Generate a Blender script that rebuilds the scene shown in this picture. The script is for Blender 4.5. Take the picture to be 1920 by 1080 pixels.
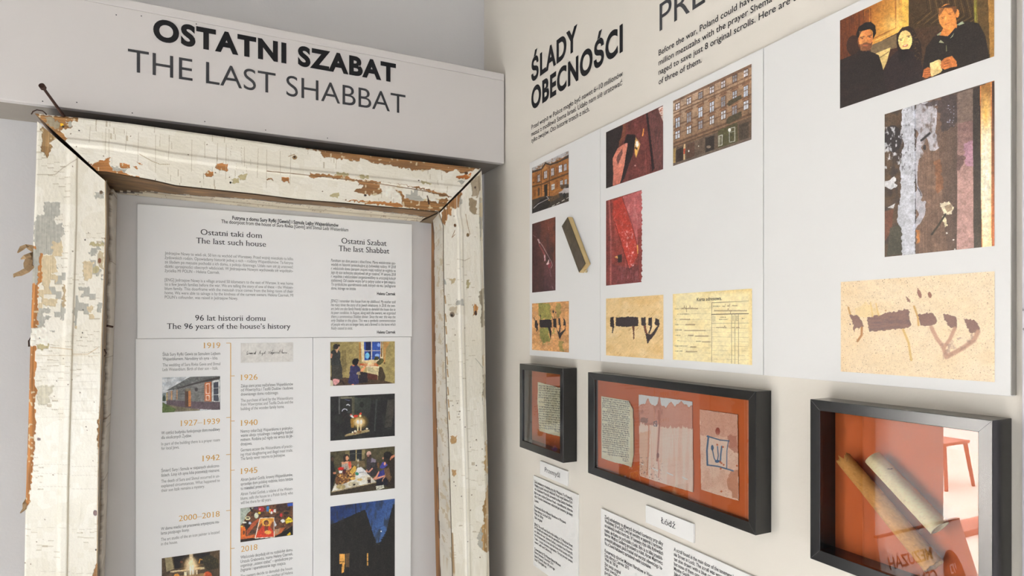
import bpy, bmesh, math, random
import numpy as np
from mathutils import Vector, Matrix

S = bpy.context.scene
for o in list(bpy.data.objects):
    bpy.data.objects.remove(o)

# ------------------------------------------------------------------ camera
# World: the two exhibition walls meet along the z axis.  wall_left is the plane y=0 (room on -y),
# wall_right the plane x=0 (room on -x).  Units: metres.
F, CX, HY, YAW = 1185.6, 960.0, 612.7, -0.4618      # focal length (px), centre, horizon row, heading
EYE = (-0.71, -1.6, 1.6)
cam_d = bpy.data.cameras.new('camera')
cam = bpy.data.objects.new('camera', cam_d)
S.collection.objects.link(cam)
cam_d.sensor_fit = 'HORIZONTAL'
cam_d.sensor_width = 36.0
cam_d.lens = F / 1920.0 * 36.0
cam_d.shift_y = (HY - 540.0) / 1920.0
cam_d.clip_start = 0.02
cam.location = EYE
cam.rotation_euler = (math.pi / 2, 0, YAW)
S.camera = cam
S.view_settings.view_transform = 'Standard'
S.view_settings.look = 'None'
S.view_settings.gamma = 1.0
S.view_settings.use_curve_mapping = False
S.view_settings.exposure = 0.0
try:
    S.cycles.use_denoising = True
    S.cycles.max_bounces = 10
    S.cycles.diffuse_bounces = 5
    S.cycles.caustics_reflective = False
    S.cycles.caustics_refractive = False
    S.cycles.sample_clamp_indirect = 6.0
except Exception:
    pass

# ------------------------------------------------------------------ light of the place
W = bpy.data.worlds.new('world')
S.world = W
W.use_nodes = True
W.node_tree.nodes['Background'].inputs[0].default_value = (0.75, 0.86, 1.0, 1)
W.node_tree.nodes['Background'].inputs[1].default_value = 1.0


def area(name, loc, direction, sx, sy, power, col=(1, 1, 1), spread=math.pi):
    d = bpy.data.lights.new(name, 'AREA')
    d.shape = 'RECTANGLE'
    d.size, d.size_y = sx, sy
    d.energy = power
    d.color = col
    d.spread = spread
    o = bpy.data.objects.new(name, d)
    S.collection.objects.link(o)
    o.location = loc
    o.rotation_euler = Vector(direction).to_track_quat('-Z', 'Y').to_euler()
    return o


# daylight through the tall window opposite the mezuzah wall, and through the window behind the visitor
area('window_daylight_west', (-3.42, -1.35, 0.62), (1, 0.0, 0.0), 2.0, 1.0, 2.5, (0.97, 0.985, 1.0))
area('window_daylight_back', (-1.7, -4.42, 0.68), (0.0, 1, 0.0), 2.2, 1.05, 38, (0.93, 0.97, 1.0))
# low sun through the same window, falling on the floor in front of the walls
sun_d = bpy.data.lights.new('sun', 'SUN')
sun_d.energy = 28
sun_d.angle = math.radians(0.6)
sun_d.color = (0.985, 0.99, 1.0)
sun = bpy.data.objects.new('sun', sun_d)
S.collection.objects.link(sun)
sun.rotation_euler = Vector((0.80, 0.03, -0.60)).to_track_quat('-Z', 'Y').to_euler()
# lamp added under the yard roof, standing in for sunlight behind the side doorway
area('yard_fill_lamp', (-5.0, 2.4, 3.7), (0, 0, -1), 5.6, 3.6, 6800, (1.0, 0.985, 0.965))


# ------------------------------------------------------------------ helpers
def ray(px, py):
    X = (px - CX) / F
    return (X * math.cos(YAW) - math.sin(YAW), X * math.sin(YAW) + math.cos(YAW), -(py - HY) / F)


def PL(px, py, off=0.0):
    """point measured in the photo -> (x, z) on the plane y = -off (left wall)"""
    d = ray(px, py)
    t = (-EYE[1] - off) / d[1]
    return EYE[0] + d[0] * t, EYE[2] + d[2] * t


def PR(px, py, off=0.0):
    """point measured in the photo -> (y, z) on the plane x = -off (right wall)"""
    d = ray(px, py)
    t = (-EYE[0] - off) / d[0]
    return EYE[1] + d[1] * t, EYE[2] + d[2] * t


def project(x, y, z):
    dx, dy, dz = x - EYE[0], y - EYE[1], z - EYE[2]
    fw = -math.sin(YAW) * dx + math.cos(YAW) * dy
    rt = math.cos(YAW) * dx + math.sin(YAW) * dy
    return CX + F * rt / fw, HY - F * dz / fw


def lin(c):
    c = np.asarray(c, float) / 255.0
    return np.where(c <= 0.04045, c / 12.92, ((c + 0.055) / 1.055) ** 2.4)


def ink(c, k=1.15):
    return np.clip(lin(c) * k, 0.004, 0.9)


MATS = {}


def mat(name, col, rough=0.6, metal=0.0, spec=0.5, bump=0.0, bscale=200.0, var=0.0, vscale=6.0, emit=0.0):
    if name in MATS:
        return MATS[name]
    m = bpy.data.materials.new(name)
    m.use_nodes = True
    nt = m.node_tree
    b = nt.nodes['Principled BSDF']
    b.inputs['Base Color'].default_value = (*col, 1)
    b.inputs['Roughness'].default_value = rough
    b.inputs['Metallic'].default_value = metal
    b.inputs['Specular IOR Level'].default_value = spec
    tc = nt.nodes.new('ShaderNodeTexCoord')
    n = nt.nodes.new('ShaderNodeTexNoise')
    n.inputs['Scale'].default_value = vscale
    n.inputs['Detail'].default_value = 4
    nt.links.new(tc.outputs['Object'], n.inputs['Vector'])
    r = nt.nodes.new('ShaderNodeMix')
    r.data_type = 'RGBA'
    r.inputs[6].default_value = (*[c * (1 - var) for c in col], 1)
    r.inputs[7].default_value = (*[min(1, c * (1 + var)) for c in col], 1)
    nt.links.new(n.outputs['Fac'], r.inputs[0])
    nt.links.new(r.outputs[2], b.inputs['Base Color'])
    if bump:
        n2 = nt.nodes.new('ShaderNodeTexNoise')
        n2.inputs['Scale'].default_value = bscale
        n2.inputs['Detail'].default_value = 3
        nt.links.new(tc.outputs['Object'], n2.inputs['Vector'])
        bp = nt.nodes.new('ShaderNodeBump')
        bp.inputs['Strength'].default_value = bump
        bp.inputs['Distance'].default_value = 0.002
        nt.links.new(n2.outputs['Fac'], bp.inputs['Height'])
        nt.links.new(bp.outputs['Normal'], b.inputs['Normal'])
    if emit:
        b.inputs['Emission Color'].default_value = (*col, 1)
        b.inputs['Emission Strength'].default_value = emit
    MATS[name] = m
    return m


def print_mat(name, rough=0.55, spec=0.35, use_alpha_rough=False):
    """printed / painted surface: colour laid down per point, gloss from the paint mask"""
    if name in MATS:
        return MATS[name]
    m = bpy.data.materials.new(name)
    m.use_nodes = True
    nt = m.node_tree
    b = nt.nodes['Principled BSDF']
    a = nt.nodes.new('ShaderNodeVertexColor')
    a.layer_name = 'pigment'
    nt.links.new(a.outputs['Color'], b.inputs['Base Color'])
    b.inputs['Roughness'].default_value = rough
    b.inputs['Specular IOR Level'].default_value = spec
    if use_alpha_rough:
        mr = nt.nodes.new('ShaderNodeMapRange')
        mr.inputs['To Min'].default_value = 0.75
        mr.inputs['To Max'].default_value = 0.2
        nt.links.new(a.outputs['Alpha'], mr.inputs['Value'])
        nt.links.new(mr.outputs['Result'], b.inputs['Roughness'])
    MATS[name] = m
    return m


def link(o, parent=None, label=None, cat=None, group=None, kind=None):
    S.collection.objects.link(o)
    if parent is not None:
        o.parent = parent
    if label:
        o['label'] = label
    if cat:
        o['category'] = cat
    if group:
        o['group'] = group
    if kind:
        o['kind'] = kind
    return o


def thing(name, loc=(0, 0, 0), **k):
    o = bpy.data.objects.new(name, None)
    o.empty_display_size = 0.05
    o.location = loc
    return link(o, None, **k)


def fix_parent(o):
    """children are authored in world coordinates; undo the root's offset"""
    if o.parent is not None:
        o.location = o.location - o.parent.location if not o.parent.parent else o.location
    return o


def mesh(name, verts, faces, m, parent=None, smooth=False, **k):
    me = bpy.data.meshes.new(name)
    v = np.asarray(verts, float)
    if parent is not None:
        p = Vector((0, 0, 0))
        q = parent
        while q is not None:
            p += Vector(q.location)
            q = q.parent
        v = v - np.array(p)
    me.from_pydata(v.tolist(), [], [list(map(int, f)) for f in faces])
    if m is not None:
        me.materials.append(m)
    if smooth:
        me.polygons.foreach_set('use_smooth', [True] * len(me.polygons))
    me.update()
    o = bpy.data.objects.new(name, me)
    return link(o, parent, **k)


BOXF = [(0, 3, 2, 1), (4, 5, 6, 7), (0, 1, 5, 4), (1, 2, 6, 5), (2, 3, 7, 6), (3, 0, 4, 7)]


def box_vf(x0, x1, y0, y1, z0, z1):
    v = [(x0, y0, z0), (x1, y0, z0), (x1, y1, z0), (x0, y1, z0), (x0, y0, z1), (x1, y0, z1), (x1, y1, z1), (x0, y1, z1)]
    return v, BOXF


def join(*vfs):
    V, Fc = [], []
    for v, f in vfs:
        n = len(V)
        V += [tuple(p) for p in v]
        Fc += [tuple(i + n for i in q) for q in f]
    return V, Fc


def bevel(o, w=0.001, seg=2):
    md = o.modifiers.new('edge', 'BEVEL')
    md.width = w
    md.segments = seg
    md.limit_method = 'ANGLE'
    md.angle_limit = 0.7
    return o


def box(name, x0, x1, y0, y1, z0, z1, m, parent=None, bev=0.0, **k):
    v, f = box_vf(min(x0, x1), max(x0, x1), min(y0, y1), max(y0, y1), min(z0, z1), max(z0, z1))
    o = mesh(name, v, f, m, parent, **k)
    if bev:
        bevel(o, bev)
    return o


def tube_vf(pts, rad, n=10, cap=True):
    pts = [Vector(p) for p in pts]
    V, Fc = [], []
    up = Vector((0.3, 0.2, 1)).normalized()
    for i, p in enumerate(pts):
        t = (pts[min(i + 1, len(pts) - 1)] - pts[max(i - 1, 0)]).normalized()
        a = t.cross(up)
        if a.length < 1e-3:
            a = t.cross(Vector((1, 0, 0)))
        a.normalize()
        b = t.cross(a)
        r = rad[i] if hasattr(rad, '__len__') else rad
        for j in range(n):
            w = 2 * math.pi * j / n
            V.append(p + a * (r * math.cos(w)) + b * (r * math.sin(w)))
    for i in range(len(pts) - 1):
        for j in range(n):
            Fc.append((i * n + j, i * n + (j + 1) % n, (i + 1) * n + (j + 1) % n, (i + 1) * n + j))
    if cap:
        Fc.append(tuple(range(n - 1, -1, -1)))
        Fc.append(tuple(range((len(pts) - 1) * n, len(pts) * n)))
    return [tuple(v) for v in V], Fc


# ------------------------------------------------------------------ noise (numpy)
def hash2(ix, iy, seed=0):
    h = (ix.astype(np.int64) * 374761393 + iy.astype(np.int64) * 668265263 + seed * 1442695041) & 0xFFFFFFFF
    h = ((h ^ (h >> 13)) * 1274126177) & 0xFFFFFFFF
    h = h ^ (h >> 16)
    return (h & 0xFFFFFF) / float(0x1000000)


def vnoise(x, y, seed=0):
    x0, y0 = np.floor(x), np.floor(y)
    fx, fy = x - x0, y - y0
    fx, fy = fx * fx * (3 - 2 * fx), fy * fy * (3 - 2 * fy)
    a, b = hash2(x0, y0, seed), hash2(x0 + 1, y0, seed)
    c, d = hash2(x0, y0 + 1, seed), hash2(x0 + 1, y0 + 1, seed)
    return (a * (1 - fx) + b * fx) * (1 - fy) + (c * (1 - fx) + d * fx) * fy


def fbm(x, y, seed=0, oct=4):
    s, a, t = 0, 1, 0
    for i in range(oct):
        s = s + a * vnoise(x * 2 ** i, y * 2 ** i, seed + i * 17)
        t += a
        a *= 0.5
    return s / t


def inside(px, py, pts):
    pts = np.asarray(pts, float)
    r = np.zeros(px.shape, bool)
    j = len(pts) - 1
    for i in range(len(pts)):
        xi, yi = pts[i]
        xj, yj = pts[j]
        if yi != yj:
            c = ((yi > py) != (yj > py)) & (px < (xj - xi) * (py - yi) / (yj - yi) + xi)
            r ^= c
        j = i
    return r


class Pic:
    """a picture laid down point by point on a printed surface"""

    def __init__(self, X, Y, bg):
        self.X, self.Y = X, Y
        self.C = np.tile(np.array(bg, float), (len(X), 1))

    def put(self, m, c, a=1.0):
        c = np.array(c, float)
        if hasattr(a, '__len__'):
            a = a[m][:, None]
        self.C[m] = self.C[m] * (1 - a) + c * a
        return self

    def poly(self, pts, c, a=1.0, rag=0.0, seed=1):
        p = np.asarray(pts, float)
        x, y = self.X, self.Y
        if rag:
            x = x + (vnoise(self.X / (rag * 2), self.Y / (rag * 2), seed) - .5) * 2 * rag
            y = y + (vnoise(self.X / (rag * 2), self.Y / (rag * 2), seed + 5) - .5) * 2 * rag
        return self.put(inside(x, y, p), c, a)

    def rect(self, x0, y0, x1, y1, c, a=1.0):
        return self.put((self.X >= x0) & (self.X <= x1) & (self.Y >= y0) & (self.Y <= y1), c, a)

    def ell(self, cx, cy, rx, ry, c, a=1.0, ang=0.0):
        dx, dy = self.X - cx, self.Y - cy
        u, v = dx * math.cos(ang) + dy * math.sin(ang), -dx * math.sin(ang) + dy * math.cos(ang)
        return self.put((u / rx) ** 2 + (v / ry) ** 2 < 1, c, a)

    def glow(self, cx, cy, rx, ry, c, a=1.0, pw=1.5):
        d = np.sqrt(((self.X - cx) / rx) ** 2 + ((self.Y - cy) / ry) ** 2)
        w = np.clip(1 - d, 0, 1) ** pw * a
        self.C = self.C * (1 - w[:, None]) + np.array(c, float) * w[:, None]
        return self

    def line(self, pts, w, c, a=1.0):
        p = np.asarray(pts, float)
        D = np.full(self.X.shape, 1e9)
        for i in range(len(p) - 1):
            ax, ay = p[i]
            bx, by = p[i + 1]
            L = max((bx - ax) ** 2 + (by - ay) ** 2, 1e-9)
            t = np.clip(((self.X - ax) * (bx - ax) + (self.Y - ay) * (by - ay)) / L, 0, 1)
            D = np.minimum(D, np.hypot(self.X - ax - t * (bx - ax), self.Y - ay - t * (by - ay)))
        w2 = np.clip((w / 2 - D) / max(w * 0.35, 1e-6) + 0.5, 0, 1) * a
        self.C = self.C * (1 - w2[:, None]) + np.array(c, float) * w2[:, None]
        return self

    def grad(self, x0, y0, x1, y1, c0, c1, a=1.0, pts=None):
        t = np.clip(((self.X - x0) * (x1 - x0) + (self.Y - y0) * (y1 - y0)) / ((x1 - x0) ** 2 + (y1 - y0) ** 2), 0, 1)
        col = np.array(c0, float) * (1 - t[:, None]) + np.array(c1, float) * t[:, None]
        m = inside(self.X, self.Y, pts) if pts is not None else np.ones(self.X.shape, bool)
        self.C[m] = self.C[m] * (1 - a) + col[m] * a
        return self

    def mott(self, sx, sy, c, a=0.5, th=0.5, k=4, seed=3, pts=None, oct=3):
        n = fbm(self.X / sx, self.Y / sy, seed, oct)
        w = np.clip((n - th) * k, 0, 1) * a
        if pts is not None:
            w = w * inside(self.X, self.Y, pts)
        self.C = self.C * (1 - w[:, None]) + np.array(c, float) * w[:, None]
        return self

    def grain(self, amp=8, seed=9):
        r = np.random.RandomState(seed)
        self.C += r.normal(0, amp, (len(self.X), 1))
        return self


def set_pigment(o, rgb, alpha=None):
    n = len(o.data.vertices)
    ca = o.data.color_attributes.new('pigment', 'FLOAT_COLOR', 'POINT')
    buf = np.ones((n, 4))
    buf[:, :3] = rgb
    if alpha is not None:
        buf[:, 3] = alpha
    ca.data.foreach_set('color', buf.astype(np.float32).ravel())


def grid_faces(nu, nv):
    i = np.arange(nu - 1)[:, None] * nv + np.arange(nv - 1)[None, :]
    i = i.ravel()
    return np.stack([i, i + nv, i + nv + 1, i + 1], 1)


def np_mesh(name, V, Fq, m, parent=None, smooth=True, **k):
    me = bpy.data.meshes.new(name)
    p = Vector((0, 0, 0))
    q = parent
    while q is not None:
        p += Vector(q.location)
        q = q.parent
    V = np.asarray(V, float) - np.array(p)
    nv, nf = len(V), len(Fq)
    me.vertices.add(nv)
    me.vertices.foreach_set('co', V.astype(np.float32).ravel())
    me.loops.add(nf * 4)
    me.loops.foreach_set('vertex_index', np.asarray(Fq, np.int32).ravel())
    me.polygons.add(nf)
    me.polygons.foreach_set('loop_start', np.arange(nf, dtype=np.int32) * 4)
    me.polygons.foreach_set('loop_total', np.full(nf, 4, np.int32))
    me.polygons.foreach_set('use_smooth', np.full(nf, smooth))
    me.materials.append(m)
    me.update(calc_edges=True)
    me.validate()
    o = bpy.data.objects.new(name, me)
    return link(o, parent, **k)


def picture(name, wall, off, x0, x1, ytop, ybot, crop, paint, parent, k=1.15, step=0.8, mask=None, mname='printed_ink', tex=.30, **kw):
    """rectangular print.  x0,x1,ytop,ybot measured in the photo (heights at x0); crop=(ox,oy,s) is the
    frame of reference in which the picture content was drawn."""
    P = PL if wall == 'L' else PR
    a0, zt = P(x0, ytop, off)
    _, zb = P(x0, ybot, off)
    a1, _ = P(x1, ytop, off)
    nu = max(4, int(abs(x1 - x0) / step))
    nv = max(4, int(abs(ybot - ytop) * (1.35 if wall == 'R' else 1.0) / step))
    A = np.linspace(a0, a1, nu)[:, None].repeat(nv, 1).ravel()
    Z = np.linspace(zb, zt, nv)[None, :].repeat(nu, 0).ravel()
    if wall == 'L':
        V = np.stack([A, np.full_like(A, -off), Z], 1)
    else:
        V = np.stack([np.full_like(A, -off), A, Z], 1)
    px, py = project(V[:, 0], V[:, 1], V[:, 2])
    X, Y = (px - crop[0]) * crop[2], (py - crop[1]) * crop[2]
    pic = paint(X, Y)
    if tex:
        n1 = fbm(px / 9, py / 9, 101, 3) - .5
        n2 = fbm(px / 2.6, py / 2.6, 117, 2) - .5
        lum = pic.C.mean(1, keepdims=True)
        pic.C = pic.C * (1 + tex * 1.1 * n1 + tex * .9 * n2)[:, None]
        pic.C = np.clip(pic.C, 0, 255)
        pic.C = pic.C * .94 + lum * .06
    Fq = grid_faces(nu, nv)
    if mask is not None:
        keep = mask(X, Y)
        kf = keep[Fq].all(1)
        Fq = Fq[kf]
        used = np.unique(Fq)
        rm = -np.ones(len(V), int)
        rm[used] = np.arange(len(used))
        V, Fq = V[used], rm[Fq]
        C = pic.C[used]
    else:
        C = pic.C
    o = np_mesh(name, V, Fq, print_mat(mname), parent, smooth=False, **kw)
    set_pigment(o, ink(C, k))
    return o


# ------------------------------------------------------------------ lettering
CAP = 0.682
_cache = {}


def glyphs(s, off=0.0, shear=0.0, res=3, track=1.0):
    key = (s, off, shear, res, track)
    if key in _cache:
        return _cache[key]
    c = bpy.data.curves.new('glyphs', 'FONT')
    c.body = s
    c.offset = off
    c.shear = shear
    c.resolution_u = res
    c.space_character = track
    o = bpy.data.objects.new('glyphs', c)
    me = o.to_mesh()
    n = len(me.vertices)
    v = np.empty(n * 3)
    me.vertices.foreach_get('co', v)
    v = v.reshape(-1, 3)[:, :2].copy()
    f = [tuple(p.vertices) for p in me.polygons]
    # free horizontal stroke ends, for serifs
    cnt = {}
    for p in f:
        for i in range(len(p)):
            e = tuple(sorted((p[i], p[(i + 1) % len(p)])))
            cnt[e] = cnt.get(e, 0) + 1
    ends = [e for e, q in cnt.items() if q == 1 and abs(v[e[0]][1] - v[e[1]][1]) < 0.004 and 0.03 < abs(v[e[0]][0] - v[e[1]][0]) < 0.13]
    o.to_mesh_clear()
    bpy.data.objects.remove(o)
    bpy.data.curves.remove(c)
    _cache[key] = (v, f, ends)
    return _cache[key]


def width_of(s, track=1.0):
    v = glyphs(s, track=track)[0]
    return v[:, 0].min(), v[:, 0].max()


class Text:
    """collects lines of lettering on one wall plane, ends as one flat raised mesh"""

    def __init__(self, wall, off):
        self.wall, self.off = wall, off
        self.V, self.F = [], []

    def add(self, s, x0, y0, x1, cap, weight=0.0, serif=False, shear=0.0, fit=None, smear=0.016, res=3, track=1.0):
        """s starts at photo point (x0,y0) on the baseline, its prefix `fit` ends at column x1; cap = capital height (photo px at x0)"""
        P = PL if self.wall == 'L' else PR
        a0, z0 = P(x0, y0, self.off)
        _, z1 = P(x0, y0 - cap, self.off)
        a1, _ = P(x1, y0, self.off)
        sz = (z1 - z0) / CAP
        l, r = width_of(fit or s, track)
        sx = (a1 - a0) / (r - l)
        layers = [(weight, 0.0)]
        if serif:
            layers = [(weight - 0.012, -smear), (weight - 0.012, 0.0), (weight - 0.012, smear)]
        for q_, (w, dx) in enumerate(layers):
            v, f, ends = glyphs(s, w, shear, res, track)
            self._put(v + np.array([dx - l, 0.0]), f, a0, z0, sx, sz, q_ * 0.00004)
        if serif:
            v, f, ends = glyphs(s, weight - 0.012, shear, res, track)
            vv, ff = [], []
            for e in ends:
                p, q = v[e[0]], v[e[1]]
                lo, hi, y = min(p[0], q[0]), max(p[0], q[0]), p[1]
                th = 0.035
                up = 1
                if y > 0.3:
                    up = -1
                hi2 = hi + 0.055 if (y < 0.3 or (y > 0.66 and not s[0].isdigit())) else hi + 0.0
                n = len(vv)
                vv += [(lo - 0.06, y), (hi2, y), (hi2, y + up * th), (lo - 0.06, y + up * th)]
                ff.append((n, n + 1, n + 2, n + 3))
            if vv:
                self._put(np.array(vv) + np.array([-l, 0.0]), ff, a0, z0, sx, sz, 0.00016)
        return self

    def _put(self, v, f, a0, z0, sx, sz, lift=0.0):
        n = len(self.V)
        for p in v:
            A, Z = a0 + p[0] * sx, z0 + p[1] * sz
            self.V.append((A, -self.off - lift, Z) if self.wall == 'L' else (-self.off - lift, A, Z))
        self.F += [tuple(i + n for i in q) for q in f]

    def bar(self, x0, y0, x1, y1, w):
        """thin printed rule between two photo points, w metres wide"""
        P = PL if self.wall == 'L' else PR
        a = np.array(P(x0, y0, self.off))
        b = np.array(P(x1, y1, self.off))
        d = b - a
        nrm = np.array([-d[1], d[0]]) / max(np.hypot(*d), 1e-9) * w / 2
        n = len(self.V)
        for p in (a - nrm, b - nrm, b + nrm, a + nrm):
            self.V.append((p[0], -self.off, p[1]) if self.wall == 'L' else (-self.off, p[0], p[1]))
        self.F.append((n, n + 1, n + 2, n + 3))
        return self

    def build(self, name, m, parent=None, **k):
        return mesh(name, self.V, self.F, m, parent, **k)


INK = mat('black_ink', (0.012, 0.012, 0.014), 0.6, spec=0.2)
INK_SOFT = mat('dark_grey_ink', (0.05, 0.05, 0.055), 0.6, spec=0.2)
INK_GREY = mat('grey_ink', (0.17, 0.17, 0.175), 0.6, spec=0.2)
INK_PALE = mat('pale_grey_ink', (0.26, 0.26, 0.26), 0.6, spec=0.2)
INK_OCHRE = mat('ochre_ink', (0.70, 0.40, 0.10), 0.6, spec=0.2)
PLASTER_L = mat('plaster_left', (0.65, 0.637, 0.64), 0.85, spec=0.2, bump=0.12, bscale=160, var=0.015)
PLASTER_R = mat('plaster_cream', (0.73, 0.685, 0.615), 0.85, spec=0.2, bump=0.10, bscale=160, var=0.015)
PLASTER = mat('plaster_white', (0.74, 0.735, 0.73), 0.85, spec=0.2, bump=0.1, bscale=140, var=0.01)
BOARD_P = mat('painted_board', (0.665, 0.632, 0.618), 0.6, spec=0.3, bump=0.05, bscale=120, var=0.015)
PANEL = mat('white_panel', (0.745, 0.738, 0.725), 0.5, spec=0.35, var=0.008)
PANEL_L = mat('white_panel_left', (0.90, 0.90, 0.905), 0.5, spec=0.35, var=0.008)
CARD = mat('caption_card', (0.84, 0.83, 0.81), 0.55, spec=0.3)
FLOOR = mat('floor_boards', (0.60, 0.595, 0.58), 0.6, var=0.12, vscale=3, bump=0.1, bscale=40)

# ------------------------------------------------------------------ room
RX, RY, RH = -3.5, -4.5, 3.3
DX0, DX1, DZ = -3.05, -2.13, 2.15
v, f = join(box_vf(-0.0, RX, 0, 0.18, DZ, RH), box_vf(DX1, 0.0, 0, 0.18, 0, DZ), box_vf(RX, DX0, 0, 0.18, 0, DZ))
mesh('wall_left', v, f, PLASTER_L, kind='structure')
box('wall_right', 0, 0.18, RY, 0.18, 0, RH, PLASTER_R, kind='structure')
# wall with the tall window
wy0, wy1, wz0, wz1 = -2.4, -0.3, 0.05, 1.25
v, f = join(box_vf(RX - .18, RX, RY, wy0, 0, RH), box_vf(RX - .18, RX, wy1, 0.18, 0, RH), box_vf(RX - .18, RX, wy0, wy1, 0, wz0), box_vf(RX - .18, RX, wy0, wy1, wz1, RH))
mesh('wall_west', v, f, PLASTER, kind='structure')
bx0, bx1, bz0, bz1 = -2.85, -0.55, 0.08, 1.3
v, f = join(box_vf(RX, bx0, RY - .18, RY, 0, RH), box_vf(bx1, 0, RY - .18, RY, 0, RH), box_vf(bx0, bx1, RY - .18, RY, 0, bz0), box_vf(bx0, bx1, RY - .18, RY, bz1, RH))
mesh('wall_back', v, f, PLASTER, kind='structure')
box('floor', RX, 0, RY, 0, -0.1, 0, FLOOR, kind='structure')
box('ceiling', RX - .18, 0.18, RY - .18, 0.18, RH, RH + 0.1, mat('ceiling_grey', (0.22, 0.20, 0.18), .9), kind='structure')


def window_frame(name, axis, c, a0, a1, z0, z1):
    parts = []
    w, d = 0.06, 0.05
    for (s0, s1, t0, t1) in ((a0, a1, z0, z0 + w), (a0, a1, z1 - w, z1), (a0, a0 + w, z0 + w, z1 - w), (a1 - w, a1, z0 + w, z1 - w), ((a0 + a1) / 2 - .03, (a0 + a1) / 2 + .03, z0 + w, z1 - w)):
        parts.append(box_vf(c - d / 2, c + d / 2, s0, s1, t0, t1) if axis == 'x' else box_vf(s0, s1, c - d / 2, c + d / 2, t0, t1))
    v, f = join(*parts)
    return mesh(name, v, f, mat('white_gloss', (0.8, 0.8, 0.78), 0.35), kind='structure')


window_frame('window_1', 'x', RX - 0.12, wy0, wy1, wz0, wz1)
window_frame('window_2', 'y', RY - 0.12, bx0, bx1, bz0, bz1)
# the bright yard room beyond the doorway (seen only in the glass)
YARD = mat('pale_yard_floor', (0.8, 0.77, 0.72), 0.8, var=0.12, vscale=2.5)
box('floor_yard', -8.2, -1.2, 0.18, 4.6, -0.1, 0, YARD, kind='structure')
v, f = join(box_vf(-8.3, -1.1, 4.6, 4.7, 0, 3.9), box_vf(-8.3, -8.2, 0.18, 4.6, 0, 3.9), box_vf(-8.3, RX, 0.10, 0.18, 0, 3.9), box_vf(-1.2, -1.1, 0.18, 4.6, 0, 3.9), box_vf(-8.3, -1.1, 0.18, 4.7, 3.9, 4.0))
mesh('wall_yard', v, f, PLASTER, kind='structure')

# ------------------------------------------------------------------ boxed beam over the old doorframe
BD = 0.137
zt = np.mean([PL(x, y, BD)[1] for x, y in ((250, 0), (480, 46.5), (700, 91), (940, 136.5))])
zb = np.mean([PL(x, y, BD)[1] for x, y in ((10, 185.5), (250, 217.5), (480, 247.5), (940, 307.5))])
v, f = join(box_vf(-1.75, -0.004, -BD, -BD + .018, zb, zt - .018), box_vf(-1.75, -0.004, -BD, -.0002, zt - .018, zt))
beam = bevel(mesh('trim_1', v, f, BOARD_P, kind='structure'), 0.0015)
t = Text('L', BD + 0.0007)
t.add('OSTATNI SZABAT', 290, 73.5, 740.5, 37, weight=0.045, smear=0, res=6, track=1.13)
t.build('wall_lettering', INK, label='heavy black OSTATNI SZABAT heading across the beam above the old doorframe', cat='lettering', group='black lettering on the walls')
t = Text('L', BD + 0.0007)
t.add('THE LAST SHABBAT', 239.5, 133.3, 760.5, 42.5, weight=-0.004, res=6)
t.build('wall_lettering', INK_SOFT, label='thin black THE LAST SHABBAT line, lower of the two on the beam', cat='lettering', group='black lettering on the walls')
box('soffit_board', -1.749, -.006, -BD + .0182, -.001, zb + .0004, zb + .01, mat('shaded_raw_board', (0.30, 0.27, 0.24), .8, var=.1, vscale=20), beam, label='unpainted underside board, darkened for the shade under the beam')  # board colour darkened to paint in the shade between beam and doorframe
for px, py in ((218, 28), (265, 30), (80, 190), (144, 192), (248, 212), (384, 228), (498, 244), (614, 259), (368, 45)):
    x, z = PL(px, py, BD)
    vv, ff = tube_vf([(x, -BD - 0.0006, z), (x, -BD + 0.002, z)], 0.0011, 8)
    mesh('pin', vv, ff, INK_SOFT, beam)

# lettering on the cream wall
t = Text('R', 0.0006)
t.add('ŚLADY', 997, 152.3, 1080.5, 37.5, weight=0.036, res=6, track=1.1)
t.add('OBECNOŚCI', 997, 205, 1166.3, 37.5, weight=0.036, res=6, track=1.1)
t.build('wall_lettering', INK, label='bold black two-line heading starting ŚLADY on the cream wall', cat='lettering', group='black lettering on the walls')
t = Text('R', 0.0006)
t.add('Przed wojną w Polsce mogło być nawet 6–10 milionów', 996.3, 243, 1167.5, 8.3, weight=0.004)
t.add('mezuz z modlitwą Szema Israel. Udało nam się uratować', 996.3, 256, 1166.8, 8.3, weight=0.004)
t.add('tylko zwojów. Oto historie trzech z nich.', 996.3, 268, 1105.3, 8.3, weight=0.004)
t.build('wall_lettering', INK, label='small three-line paragraph beginning Przed wojną under the bold cream-wall heading', cat='lettering', group='black lettering on the walls')
t = Text('R', 0.0006)
t.add('PRESENCE', 1236.5, 59, 1322, 51, weight=-0.002, fit='PRE', res=6)
t.build('wall_lettering', INK_SOFT, label='thin large capitals beginning PRE cut off at the top of the cream wall', cat='lettering', group='black lettering on the walls')
t = Text('R', 0.0006)
t.add('Before the war, Poland could have had 6–10', 1235, 104.7, 1413.8, 10.6, weight=0.006, fit='Before the war, Poland could have')
t.add('million mezuzahs with the prayer Shema Israel. We ma-', 1235, 123, 1440, 10.6, weight=0.006, fit='million mezuzahs with the prayer Shem')
t.add('naged to save just 8 original scrolls. Here are the stories', 1235, 140.8, 1440, 10.6, weight=0.006, fit='naged to save just 8 original scrolls. He')
t.add('of three of them.', 1235, 159, 1315.3, 10.6, weight=0.006)
t.build('wall_lettering', INK, label='four-line English paragraph beginning Before the war on the cream wall', cat='lettering', group='black lettering on the walls')
#@@BODY@@
# ------------------------------------------------------------------ the old doorframe
FD = 0.155                                   # how far the casing stands off the wall
FRAME_M = print_mat('flaking_paint', 0.5, 0.6, use_alpha_rough=True)
frame = thing('antique_doorframe', (-0.47, -0.05, 0.0), label='old wooden doorframe with flaking white paint around the text panels', cat='doorframe')


def edge_xz(pts, off):
    return np.array([PL(x, y, off) for x, y in pts])


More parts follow.
